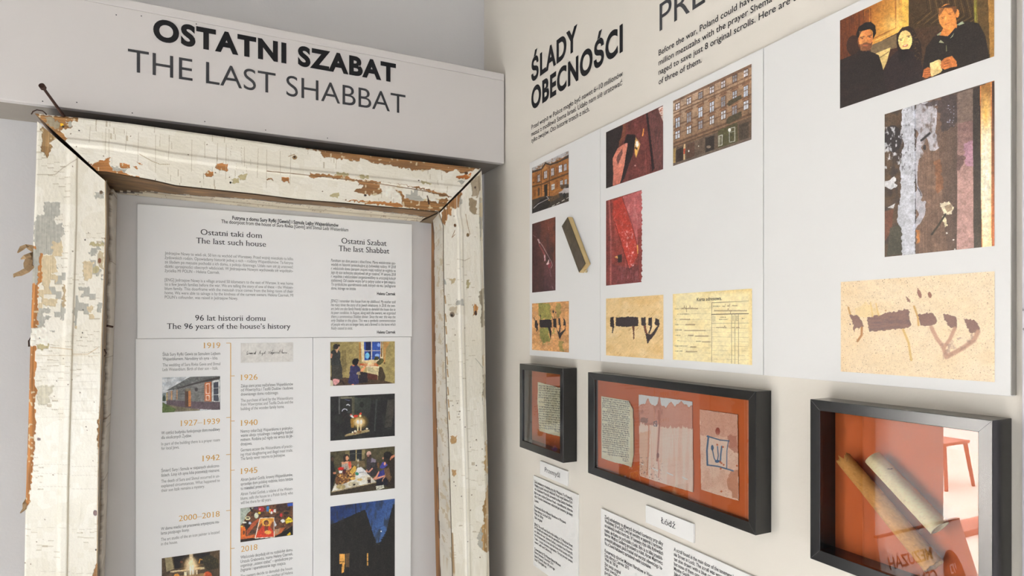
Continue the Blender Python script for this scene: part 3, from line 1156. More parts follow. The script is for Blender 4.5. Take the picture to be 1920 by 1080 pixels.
# ------------------------------------------------------------------ panels inside the doorframe
PT = 0.006                                   # panel thickness
TP = PT + 0.0005
xl, ztp = PL(257.3, 382, PT)
xr, _ = PL(772.5, 420, PT)
_, zmid = PL(515, 633.2, PT)
xm, _ = PL(587, 700, PT)
zlow = PL(400, 1300, PT)[1]
G = 0.0008
text_panel = box('text_panel', xl, xr, -PT, -0.0002, zmid + G / 2, ztp, PANEL_L, bev=0.0006, label='white text panel filling the upper half of the doorframe opening', cat='text panel')
time_panel = box('timeline_panel', xl - .003, xm - G, -PT, -0.0002, zlow, zmid - G / 2, PANEL_L, bev=0.0006, label='white panel with an ochre timeline of years from 1919 to 2018', cat='text panel')
photo_panel = box('photo_panel', xm, xr - .003, -PT, -0.0002, zlow, zmid - G / 2, PANEL_L, bev=0.0006, label='narrow white panel with a column of four colour photographs', cat='photo panel')

t = Text('L', TP)
t.add('Futryna z domu Sury Ryfki [Gewis] i Szmula Lejby Wajsenblumów', 435.8, 411.5, 634.6, 6.6, weight=0.022)
t.add('The doorpost from the house of Sura Rivka [Gevis] and Shmul Leib Weisenblum', 415, 418.2, 653, 6.6, weight=0.006)
t.build('title_line', INK_SOFT, text_panel)
for a in (('Ostatni taki dom', 376.3, 440, 490.8), ('The last such house', 367.8, 456, 498.7), ('Ostatni Szabat', 640.3, 456.4, 724.8), ('The last Shabbat', 635, 470.7, 729.9),
          ('96 lat historii domu', 366, 601.2, 497.5), ('The 96 years of the house’s history', 313, 616.8, 544.5)):
    Text('L', TP).add(a[0], a[1], a[2], a[3], 10.6, serif=True).build('heading', INK_SOFT, text_panel)
t = Text('L', TP)
pl = ['Jędrzejów Nowy to wieś ok. 50 km na wschód od Warszawy. Przed wojną mieszkało tu kilka',
      'żydowskich rodzin. Opowiadamy historię jednej z nich – rodziny Wajsenblumów. Ta futryna',
      'ze śladem po mezuzie pochodzi z ich domu, z pokoju dziennego. Udało nam się ją uratować',
      'dzięki uprzejmości obecnych właścicieli. W Jędrzejowie Nowym wychowała się współzało-',
      'życielka MI POLIN – Helena Czernek.']
en = ['[ENG] Jedrzejow Nowy is a village around 50 kilometers to the east of Warsaw. It was home',
      'to a few Jewish families before the war. We are telling the story of one of these – the Weisen-',
      'blum family. This doorframe with the mezuzah trace comes from the living room of their',
      'home. We were able to salvage is by the kindness of the current owners. Helena Czernek, MI',
      'POLIN’s cofounder, was raised in Jedrzejow Nowy.']
for k, s in enumerate(pl):
    t.add(s, 309, 477.2 + 8.2 * k, 412 if k == 4 else 549.7, 5.6)
t.build('body_text', INK_PALE, text_panel)
t = Text('L', TP)
for k, s in enumerate(en):
    t.add(s, 309, 527.2 + 8.1 * k, 446 if k == 4 else 549.7, 5.6, weight=0.0)
t.build('body_text', INK_PALE, text_panel)
t = Text('L', TP)
pl = ['Pamiętam ten dom jeszcze z dzieciństwa. Mama wielokrotnie opo-', 'wiadała mi historię zamieszkującej ją żydowskiej rodziny. W 2018',
      'r. właściciele domu (zarazem znajomi mojej rodziny) ze względu na', 'jego zły stan techniczny zdecydowali się go rozebrać. W sierpniu 2018',
      'r. wspólnie z właścicielami zorganizowaliśmy tu uroczystą kolację', 'szabatową. Od czasów wojny był to jedyny szabat w tym miejscu.',
      'To symboliczne upamiętnienie osób, których nie ma, i pożegnanie', 'domu, którego nie będzie.']
en = ['[ENG] I remember this house from my childhood. My mother told', 'me many times the story of its Jewish inhabitants. In 2018, the own-',
      'ers (who are also family friends) decide to demolish the house due to', 'its poor condition. In August, along with the owners, we organized',
      'there a ceremonious Shabbat dinner. Since the war, this was the', 'only Shabbat in this place. This was a symbolic commemoration',
      'of people who are no longer here, and a farewell to the home which', 'finally ceased to exist.']
for k, s in enumerate(pl):
    t.add(s, 620.6, 490.6 + 7.45 * k, 667.6 if k == 7 else 741.5, 5.4, shear=0.2)
t.build('body_text', INK_GREY, text_panel)
t = Text('L', TP)
for k, s in enumerate(en):
    t.add(s, 620.6, 566.6 + 7.33 * k, 661 if k == 7 else 741.2, 5.4, shear=0.2)
t.build('body_text', INK_GREY, text_panel)
for yy in (553, 625.4):
    Text('L', TP).add('Helena Czernek', 707, yy, 741.3, 5.4, weight=0.02).build('signature_line', INK_SOFT, text_panel)

for s, x0, y0, x1 in (('1919', 382.5, 653, 413), ('1926', 452, 713, 482.8), ('1927–1939', 339.3, 799, 412.2), ('1940', 452, 798.6, 483), ('1942', 380, 865, 412), ('1945', 452, 889, 482.6), ('2000–2018', 335.4, 977.6, 411.8), ('2018', 452, 1035, 482.5)):
    Text('L', TP).add(s, x0, y0, x1, 10.6, serif=True, smear=0.013).build('year_number', INK_OCHRE, time_panel, label='ochre year ' + s)
t = Text('L', TP)
t.bar(432.5, 643.2, 432.5, 1120, 0.0016)
for x0, x1, y in ((424.3, 432.5, 643.2), (432.5, 440, 705), (424.3, 432.5, 783), (432.5, 440, 789.6), (424, 432.5, 852.5), (432.5, 440, 882), (424, 432.5, 957.6), (432.5, 440, 1028.8)):
    t.bar(x0, y, x1, y - (y - 632) * 3.6e-4 * (x1 - x0), 0.0012)
t.build('timeline_rule', INK_OCHRE, time_panel, label='thin ochre timeline rule with ticks')
blocks = [
    (304.9, 413, [('p', 'Ślub Sury Ryfki Gewis ze Szmulem Lejbem', 667.2, 0), ('p', 'Wajsenblumem. Narodziny ich syna – Icka.', 675.9, 408.5), ('e', 'The wedding of Sura Rivka Gevis and Shmul', 687.2, 0), ('e', 'Leib Weisenblum. Birth of their son – Itzik.', 695.7, 409)]),
    (451.5, 549.4, [('p', 'Zakup ziemi przez małżeństwo Wajsenblumów', 726.3, 0), ('p', 'od Wawrzyńca i Teofili Dudów i budowa', 733.9, 0), ('p', 'drewnianego domu rodzinnego.', 742, 522), ('e', 'The purchase of land by the Weisenblums', 753.6, 0), ('e', 'from Wawrzyniec and Teofila Duda and the', 761.2, 0), ('e', 'building of the wooden family home.', 769.2, 533)]),
    (302.5, 412.3, [('p', 'W części budynku funkcjonuje dom modlitwy', 814.6, 0), ('p', 'dla okolicznych Żydów.', 823.3, 359.4), ('e', 'In part of the building there is a prayer room', 835.3, 0), ('e', 'for local Jews.', 843.5, 336)]),
    (451.3, 549, [('p', 'Niemcy oskarżają Wajsenbluma o praktyko-', 811.5, 0), ('p', 'wanie uboju rytualnego i nielegalny handel', 819.2, 0), ('p', 'mięsem. Rodzina już nigdy nie wraca do Ję-', 827.2, 0), ('p', 'drzejowa.', 835.4, 472.5), ('e', 'Germans accuse the Weisenblums of practic-', 846.7, 0), ('e', 'ing ritual slaughtering and illegal meat trade.', 854.8, 0), ('e', 'The family never returns to Jedrzejow.', 862.8, 535)]),
    (302.4, 412, [('p', 'Śmierć Sury i Szmula w niejasnych okoliczno-', 885.3, 0), ('p', 'ściach. Losy ich syna Icka pozostają nieznane.', 893.9, 0), ('e', 'The death of Sura and Shmul occurred in un-', 905.4, 0), ('e', 'explained circumstances. What happened to', 914, 0), ('e', 'their son Itzik remains a mystery.', 922.5, 383.8)]),
    (451.3, 549, [('p', 'Abram Jankiel Gotlib, krewny Wajsenblumów,', 902.2, 0), ('p', 'sprzedaje dom polskiej rodzinie, która będzie', 910.4, 0), ('p', 'tu mieszkać przez 60 lat.', 918.6, 505.5), ('e', 'Abram Yankel Gotlieb, a relative of the Weisen-', 929.2, 0), ('e', 'blums, sells the house to a Polish family who', 937.5, 0), ('e', 'will live there for 60 years.', 945.6, 509)]),
    (302, 411.5, [('p', 'W domu mieści się pracownia artystyczna ma-', 994.4, 0), ('p', 'larza piszącego ikony.', 1002.6, 355), ('e', 'The art studio of the an icon painter is located', 1014.5, 0), ('e', 'in the house.', 1022.8, 333)]),
    (451, 549, [('p', 'Właściciele decydują się na rozbiórkę domu.', 1047.8, 0), ('p', 'Urszula Grabowska, mama Heleny Czernek,', 1055.7, 0), ('p', 'organizuje „ostatni szabat” – symboliczne po-', 1063.5, 0), ('p', 'żegnanie i upamiętnienie tego miejsca.', 1071.6, 536), ('e', 'The owners decide to demolish the house.', 1083.5, 0), ('e', 'Urszula Grabowska, the mother of Helena', 1091.8, 0)]),
]
for x0, x1, ls in blocks:
    tp_, te_ = Text('L', TP), Text('L', TP)
    for q, s, y0, xe in ls:
        (tp_ if q == 'p' else te_).add(s, x0, y0, xe or x1, 5.7, weight=0.0)
    tp_.build('body_text', INK_GREY, time_panel)
    te_.build('body_text', INK_PALE, time_panel)


# pictures, drawn in the frame of reference (ox, oy, scale)
def pic_house(X, Y):
    p = Pic(X, Y, (206, 210, 214))
    p.mott(140, 50, (170, 178, 186), .7, .45)
    p.poly([(145, 742), (480, 550), (880, 540), (880, 700), (300, 720)], (96, 98, 98))
    p.mott(30, 10, (150, 150, 146), .6, .5, pts=[(145, 742), (480, 550), (720, 545), (560, 630), (330, 700)])
    p.poly([(300, 705), (560, 625), (882, 545), (882, 575), (560, 645), (310, 715)], (60, 54, 54))
    p.poly([(160, 760), (310, 715), (560, 655), (882, 590), (882, 1000), (560, 985), (280, 960), (160, 930)], (126, 126, 124))
    p.mott(60, 7, (92, 90, 92), .6, .45, seed=5, pts=[(160, 760), (560, 655), (882, 590), (882, 890), (160, 860)])
    p.poly([(160, 862), (400, 876), (560, 885), (882, 892), (882, 1000), (560, 985), (160, 930)], (98, 84, 92))
    p.mott(6, 60, (70, 62, 68), .6, .5, seed=7, pts=[(160, 862), (882, 892), (882, 1000), (160, 930)])
    p.poly([(408, 740), (486, 735), (490, 965), (406, 955)], (84, 62, 54))
    p.poly([(455, 740), (486, 735), (492, 950), (456, 952)], (186, 118, 66))
    p.poly([(408, 715), (490, 705), (490, 738), (408, 745)], (120, 110, 92))
    for x in (222, 296):
        p.poly([(x, 735), (x + 14, 732), (x + 12, 862), (x - 2, 862)], (196, 148, 104))
    p.poly([(186, 745), (220, 738), (220, 858), (186, 852)], (140, 134, 132))
    p.poly([(244, 740), (288, 732), (286, 862), (240, 860)], (150, 150, 150))
    p.poly([(672, 630), (764, 615), (766, 885), (676, 880)], (188, 106, 62))
    p.line([(694, 650), (738, 642), (740, 776), (696, 776), (694, 650)], 8, (236, 226, 214))
    p.line([(694, 804), (736, 800), (738, 866), (696, 868), (694, 804)], 8, (236, 226, 214))
    p.poly([(778, 605), (876, 590), (876, 888), (774, 884)], (206, 208, 206))
    p.poly([(794, 628), (860, 616), (864, 880), (794, 878)], (62, 66, 78))
    for y in (705, 795):
        p.line([(792, y), (866, y - 6)], 7, (200, 204, 206))
    p.ell(562, 722, 22, 26, (62, 58, 60))
    p.poly([(104, 890), (165, 925), (340, 955), (600, 990), (620, 1002), (100, 1036)], (116, 108, 88))
    p.poly([(104, 895), (170, 930), (290, 985), (260, 1030), (100, 1036)], (88, 104, 58))
    p.poly([(104, 775), (165, 760), (165, 875), (104, 880)], (140, 150, 150))
    p.poly([(108, 830), (130, 790), (150, 850), (150, 880), (108, 880)], (60, 74, 62))
    p.poly([(158, 770), (172, 768), (168, 880), (158, 880)], (196, 160, 90))
    return p.grain(7)


def pic_sign(X, Y):
    p = Pic(X, Y, (216, 214, 210))
    p.mott(40, 40, (208, 204, 200), .6, .5)
    k = (40, 36, 36)
    p.line([(246, 206), (236, 232), (252, 246), (232, 250)], 5, k)
    for x in range(258, 348, 11):
        p.line([(x, 244), (x + 5, 226), (x + 9, 244)], 4, k)
    p.line([(342, 240), (360, 206), (352, 244)], 4, k)
    p.line([(400, 246), (422, 196), (414, 240), (438, 236)], 4, k)
    p.line([(440, 230), (450, 240), (456, 222), (440, 262), (462, 232)], 4, k)
    p.line([(466, 240), (492, 200), (474, 238), (486, 236)], 4, k)
    p.line([(528, 206), (536, 238), (552, 206), (560, 238), (588, 186)], 4, k)
    for x in range(562, 670, 12):
        p.line([(x, 236), (x + 6, 218), (x + 10, 236)], 3.5, k)
    p.line([(580, 230), (572, 258), (596, 232)], 3.5, k)
    p.line([(668, 236), (690, 184), (680, 234)], 3.5, k)
    p.line([(700, 234), (718, 180), (712, 234)], 3.5, k)
    for x in range(716, 780, 13):
        p.line([(x, 234), (x + 6, 220), (x + 11, 234)], 3.5, k)
    p.ell(796, 236, 3, 3, k)
    return p


def pic_icon(X, Y):
    p = Pic(X, Y, (96, 62, 42))
    p.mott(34, 26, (52, 36, 30), .9, .45, seed=2)
    p.mott(22, 22, (150, 96, 60), .7, .58, seed=4)
    p.poly([(148, 168), (330, 155), (240, 240), (190, 350), (150, 400)], (168, 178, 166))
    p.poly([(270, 160), (296, 158), (318, 210), (300, 214)], (30, 30, 32))
    p.poly([(330, 155), (390, 150), (384, 184), (330, 180)], (70, 56, 84))
    p.ell(432, 178, 44, 34, (150, 38, 46))
    p.ell(412, 180, 12, 12, (216, 120, 130))
    p.poly([(500, 140), (540, 134), (530, 210), (500, 208)], (36, 110, 168))
    p.poly([(536, 180), (560, 174), (552, 230), (534, 226)], (226, 160, 60))
    p.poly([(562, 178), (596, 182), (590, 222), (560, 216)], (196, 40, 34))
    p.ell(570, 226, 14, 18, (240, 236, 230))
    p.poly([(598, 180), (630, 178), (626, 222), (596, 218)], (214, 214, 206))
    p.poly([(780, 100), (858, 94), (858, 135), (790, 140)], (34, 70, 160))
    p.poly([(640, 120), (780, 105), (790, 170), (700, 220), (640, 200)], (64, 46, 40))
    p.ell(770, 230, 38, 18, (34, 28, 28))
    p.ell(700, 258, 18, 26, (190, 46, 48))
    p.poly([(700, 340), (745, 314), (748, 350), (712, 362)], (236, 236, 232))
    p.ell(720, 334, 26, 20, (238, 238, 236))
    p.poly([(750, 330), (800, 280), (856, 320), (856, 345), (770, 376)], (226, 196, 40))
    p.line([(752, 330), (856, 322)], 6, (60, 54, 30))
    p.poly([(606, 330), (640, 390), (616, 420)], (206, 212, 222))
    p.poly([(612, 450), (760, 420), (700, 500), (612, 540)], (186, 96, 50))
    p.poly([(620, 450), (690, 440), (660, 510), (620, 520)], (160, 126, 96))
    p.poly([(610, 556), (858, 400), (858, 530)], (26, 26, 26))
    p.poly([(776, 526), (820, 486), (830, 520), (800, 534)], (222, 190, 36))
    p.ell(366, 264, 28, 38, (210, 214, 190))
    p.ell(408, 228, 20, 14, (232, 196, 50))
    p.ell(248, 300, 34, 24, (232, 222, 170))
    p.ell(248, 296, 24, 12, (60, 48, 40))
    p.poly([(196, 350), (240, 330), (300, 350), (300, 400), (250, 460), (210, 430)], (34, 30, 30))
    p.ell(278, 366, 20, 16, (170, 180, 196))
    p.ell(205, 358, 26, 12, (226, 220, 206))
    p.poly([(150, 400), (214, 420), (222, 540), (150, 560)], (216, 106, 36))
    p.poly([(150, 400), (190, 402), (176, 424), (152, 420)], (236, 180, 70))
    p.poly([(186, 460), (208, 480), (200, 530), (190, 520)], (60, 34, 30))
    p.poly([(240, 530), (400, 330), (400, 300), (320, 350), (230, 470)], (170, 78, 44))
    p.poly([(150, 556), (340, 520), (360, 560), (150, 600)], (190, 92, 44))
    p.poly([(150, 585), (320, 566), (340, 575), (600, 555), (858, 525), (858, 540), (150, 625)], (44, 34, 30))
    p.poly([(410, 296), (606, 288), (610, 560), (342, 574)], (238, 226, 206))
    p.grad(500, 300, 480, 560, (214, 150, 56), (190, 60, 34), pts=[(418, 304), (600, 296), (602, 552), (356, 564)])
    p.poly([(386, 430), (440, 360), (450, 440), (400, 520)], (118, 66, 40))
    p.poly([(540, 430), (580, 350), (600, 350), (600, 500), (560, 470)], (118, 66, 40))
    p.ell(500, 362, 58, 48, (228, 172, 70))
    p.ell(498, 360, 34, 36, (92, 48, 30))
    p.ell(500, 370, 18, 22, (150, 92, 54))
    p.poly([(440, 410), (490, 404), (540, 410), (590, 470), (600, 550), (360, 560), (400, 470)], (196, 58, 34))
    p.poly([(470, 404), (530, 404), (520, 480), (470, 470)], (120, 60, 40))
    p.ell(520, 490, 46, 26, (226, 160, 74))
    return p.grain(9)


def pic_candles2(X, Y):
    p = Pic(X, Y, (74, 58, 42))
    p.mott(60, 60, (104, 84, 58), .6, .5)
    p.poly([(136, 832), (230, 820), (260, 985), (160, 1024)], (150, 136, 100))
    p.poly([(250, 824), (465, 796), (470, 950), (272, 985)], (26, 22, 22))
    p.poly([(525, 790), (745, 760), (745, 900), (540, 930)], (24, 22, 24))
    p.ell(362, 890, 20, 16, (110, 54, 36), .8)
    p.line([(600, 905), (612, 850), (640, 860)], 12, (190, 130, 40))
    p.poly([(640, 830), (740, 790), (860, 860), (860, 980), (720, 1000), (660, 930)], (44, 40, 26))
    p.mott(20, 20, (96, 78, 40), .6, .55, seed=6, pts=[(640, 830), (860, 760), (860, 1000), (660, 960)])
    p.poly([(210, 1016), (670, 955), (675, 985), (215, 1034)], (200, 180, 140))
    p.glow(490, 930, 170, 150, (255, 190, 100), .9, 1.2)
    p.glow(490, 950, 95, 150, (255, 240, 205), 1.0, .7)
    p.rect(470, 780, 515, 960, (250, 226, 180), .75)
    p.rect(472, 940, 490, 1075, (255, 244, 214))
    p.rect(508, 930, 524, 1065, (255, 244, 214))
    p.rect(400, 1024, 432, 1085, (240, 226, 190))
    p.rect(560, 1000, 580, 1060, (240, 220, 180))
    p.ell(716, 1068, 56, 48, (186, 74, 36))
    p.ell(300, 1090, 40, 44, (210, 140, 50))
    p.poly([(215, 1090), (680, 1040), (690, 1400), (215, 1400)], (190, 150, 96), .6)
    return p.grain(7)


def pic_lighting(X, Y):
    p = Pic(X, Y, (164, 146, 92))
    p.mott(24, 24, (140, 122, 76), .5, .5)
    p.grad(100, 0, 700, 0, (120, 108, 66), (170, 150, 98), .7)
    p.poly([(1150, 100), (1420, 100), (1420, 1000), (1200, 960)], (160, 144, 92))
    p.poly([(686, 125), (715, 125), (722, 470), (690, 470)], (190, 124, 56), .8)
    p.poly([(1180, 120), (1310, 120), (1230, 260), (1210, 540), (1170, 540)], (196, 146, 82))
    p.poly([(718, 120), (1160, 115), (1165, 500), (740, 520)], (226, 206, 168))
    p.poly([(782, 118), (1118, 112), (1110, 470), (792, 495)], (44, 76, 160))
    p.poly([(812, 120), (922, 118), (918, 290), (815, 295)], (20, 30, 74))
    p.poly([(870, 320), (918, 310), (912, 480), (880, 480)], (20, 30, 64))
    p.ell(850, 400, 44, 60, (112, 190, 228))
    p.ell(1050, 390, 44, 34, (140, 176, 236))
    p.ell(1080, 180, 30, 40, (120, 150, 214))
    p.poly([(925, 112), (950, 112), (950, 490), (925, 490)], (224, 206, 176))
    p.line([(784, 300), (1114, 296)], 13, (222, 200, 172))
    p.poly([(1130, 115), (1152, 115), (1148, 420), (1128, 430)], (110, 74, 36))
    p.poly([(750, 500), (1060, 492), (1080, 540), (760, 530)], (214, 190, 150))
    p.poly([(690, 560), (1080, 545), (1075, 620), (700, 600)], (190, 92, 50))
    p.glow(900, 560, 150, 90, (255, 222, 160), 1.0, .8)
    for x in (860, 880, 905, 930, 960):
        p.rect(x, 540, x + 9, 600, (250, 236, 200))
    p.poly([(700, 600), (1088, 612), (1092, 640), (820, 630)], (236, 214, 180))
    p.poly([(832, 632), (1088, 640), (1092, 790), (1070, 810), (1050, 785), (840, 740)], (206, 192, 148))
    p.mott(18, 14, (150, 132, 100), .6, .56, pts=[(832, 632), (1088, 640), (1080, 720), (840, 700)])
    p.poly([(840, 742), (1060, 790), (1050, 960), (860, 940)], (92, 48, 40))
    p.poly([(1090, 620), (1150, 630), (1220, 820), (1190, 930), (1060, 950), (1070, 800)], (66, 54, 40))
    p.poly([(100, 820), (1180, 900), (1400, 960), (1400, 1010), (100, 1020)], (78, 60, 46))
    p.poly([(690, 720), (850, 740), (860, 940), (660, 960)], (38, 34, 40))
    for cx, cy, r in ((1040, 450, 44), (1130, 500, 52), (1090, 540, 50), (1010, 470, 26)):
        p.ell(cx, cy, r, r * .9, (72, 72, 42))
    p.mott(14, 14, (150, 140, 70), .7, .55, seed=8, pts=[(1000, 420), (1150, 430), (1190, 560), (1040, 590)])
    p.ell(1200, 550, 18, 22, (110, 84, 46))
    # standing woman
    p.poly([(330, 280), (420, 290), (430, 720), (340, 740)], (112, 98, 62), .7)
    p.poly([(112, 310), (170, 275), (260, 285), (302, 330), (300, 480), (340, 640), (345, 860), (130, 870), (120, 600), (110, 470)], (52, 54, 54))
    p.poly([(120, 590), (335, 600), (350, 870), (130, 875)], (58, 56, 52))
    p.mott(12, 12, (84, 82, 74), .5, .5, pts=[(130, 620), (335, 620), (345, 860), (130, 860)])
    p.poly([(205, 270), (262, 275), (240, 345), (225, 335)], (206, 160, 130))
    p.poly([(104, 350), (150, 370), (128, 450), (108, 450)], (196, 140, 112))
    p.ell(254, 226, 34, 50, (196, 150, 122))
    p.ell(214, 212, 52, 56, (48, 44, 42))
    p.poly([(165, 180), (290, 170), (298, 215), (240, 200), (232, 270), (165, 262)], (48, 44, 42))
    # kneeling woman
    p.poly([(505, 610), (560, 585), (650, 590), (705, 650), (715, 720), (660, 740), (680, 960), (560, 990), (455, 950), (490, 800)], (48, 48, 92))
    p.mott(26, 40, (34, 34, 68), .6, .5, pts=[(505, 610), (700, 620), (680, 960), (460, 950)])
    p.poly([(545, 585), (600, 590), (590, 615), (550, 605)], (206, 120, 90))
    p.poly([(710, 690), (800, 600), (840, 560), (838, 600), (760, 725), (716, 722)], (222, 150, 104))
    p.ell(660, 545, 22, 36, (196, 130, 98))
    p.ell(606, 526, 62, 72, (26, 26, 28))
    p.poly([(540, 510), (580, 460), (660, 455), (684, 500), (640, 540), (560, 570)], (26, 26, 28))
    p.poly([(640, 730), (700, 720), (712, 790), (630, 780)], (160, 142, 110))
    p.ell(555, 985, 26, 16, (220, 140, 110))
    # chair corner
    p.poly([(146, 880), (185, 862), (290, 885), (280, 940), (200, 1000), (165, 975)], (222, 158, 160))
    p.poly([(100, 890), (145, 905), (160, 1010), (100, 1015)], (214, 206, 180))
    p.poly([(290, 890), (350, 890), (400, 985), (380, 1000), (330, 920), (280, 960)], (46, 32, 30))
    return p.grain(8)


def pic_candles(X, Y):
    p = Pic(X, Y, (34, 34, 36))
    p.mott(120, 200, (44, 46, 44), .8, .45)
    p.rect(272, 100, 300, 500, (92, 92, 92))
    p.poly([(300, 148), (580, 148), (580, 185), (310, 190)], (120, 116, 96))
    p.rect(535, 150, 585, 520, (86, 84, 66))
    p.grad(590, 150, 900, 600, (64, 70, 62), (40, 40, 40), pts=[(590, 170), (930, 170), (900, 800), (600, 800)])
    p.ell(735, 310, 44, 60, (26, 30, 28), .8)
    p.poly([(1020, 200), (1056, 200), (1010, 840), (985, 840)], (58, 60, 60))
    p.poly([(1260, 215), (1400, 200), (1380, 560), (1340, 750), (1200, 780), (1220, 560)], (66, 62, 58))
    p.mott(40, 40, (40, 38, 36), .6, .5, seed=8, pts=[(1200, 540), (1380, 540), (1340, 750), (1200, 780)])
    p.line([(340, 440), (355, 410), (390, 395), (430, 408), (440, 425)], 16, (196, 196, 214))
    p.line([(432, 318), (460, 304), (494, 328)], 18, (226, 226, 234))
    p.line([(400, 205), (490, 228)], 8, (100, 110, 160))
    p.line([(445, 460), (500, 460)], 10, (90, 92, 96))
    p.mott(40, 40, (70, 40, 40), .5, .55, seed=5, pts=[(330, 460), (500, 500), (480, 640), (340, 640)])
    p.glow(690, 660, 200, 160, (206, 150, 40), .95, .8)
    p.poly([(505, 600), (590, 580), (580, 780), (525, 780)], (190, 136, 40), .6)
    p.glow(690, 670, 130, 110, (255, 232, 190), 1, .6)
    p.line([(660, 640), (656, 860)], 24, (255, 226, 170))
    p.line([(722, 650), (716, 850)], 24, (255, 226, 170))
    p.ell(660, 660, 26, 44, (255, 250, 240))
    p.ell(725, 660, 26, 44, (255, 250, 240))
    p.poly([(570, 530), (600, 515), (670, 525), (640, 570), (580, 566)], (206, 52, 34))
    p.poly([(690, 490), (720, 466), (745, 490), (720, 520), (690, 530)], (206, 66, 44))
    p.poly([(500, 535), (540, 520), (580, 570), (560, 585)], (240, 230, 220))
    p.ell(515, 512, 18, 12, (200, 90, 80))
    p.ell(706, 540, 22, 26, (240, 220, 160))
    p.line([(585, 480), (620, 500), (650, 480)], 6, (60, 90, 50))
    p.poly([(390, 930), (480, 890), (650, 860), (850, 810), (895, 830), (895, 855), (640, 915), (400, 956)], (150, 132, 92))
    p.line([(400, 930), (640, 885), (890, 825)], 8, (190, 170, 126))
    p.ell(606, 850, 26, 20, (250, 230, 200))
    p.ell(550, 868, 18, 16, (240, 220, 190))
    p.ell(842, 796, 22, 16, (250, 230, 206))
    p.ell(688, 858, 44, 24, (140, 100, 60))
    p.ell(595, 884, 20, 16, (110, 60, 44))
    return p.grain(6)


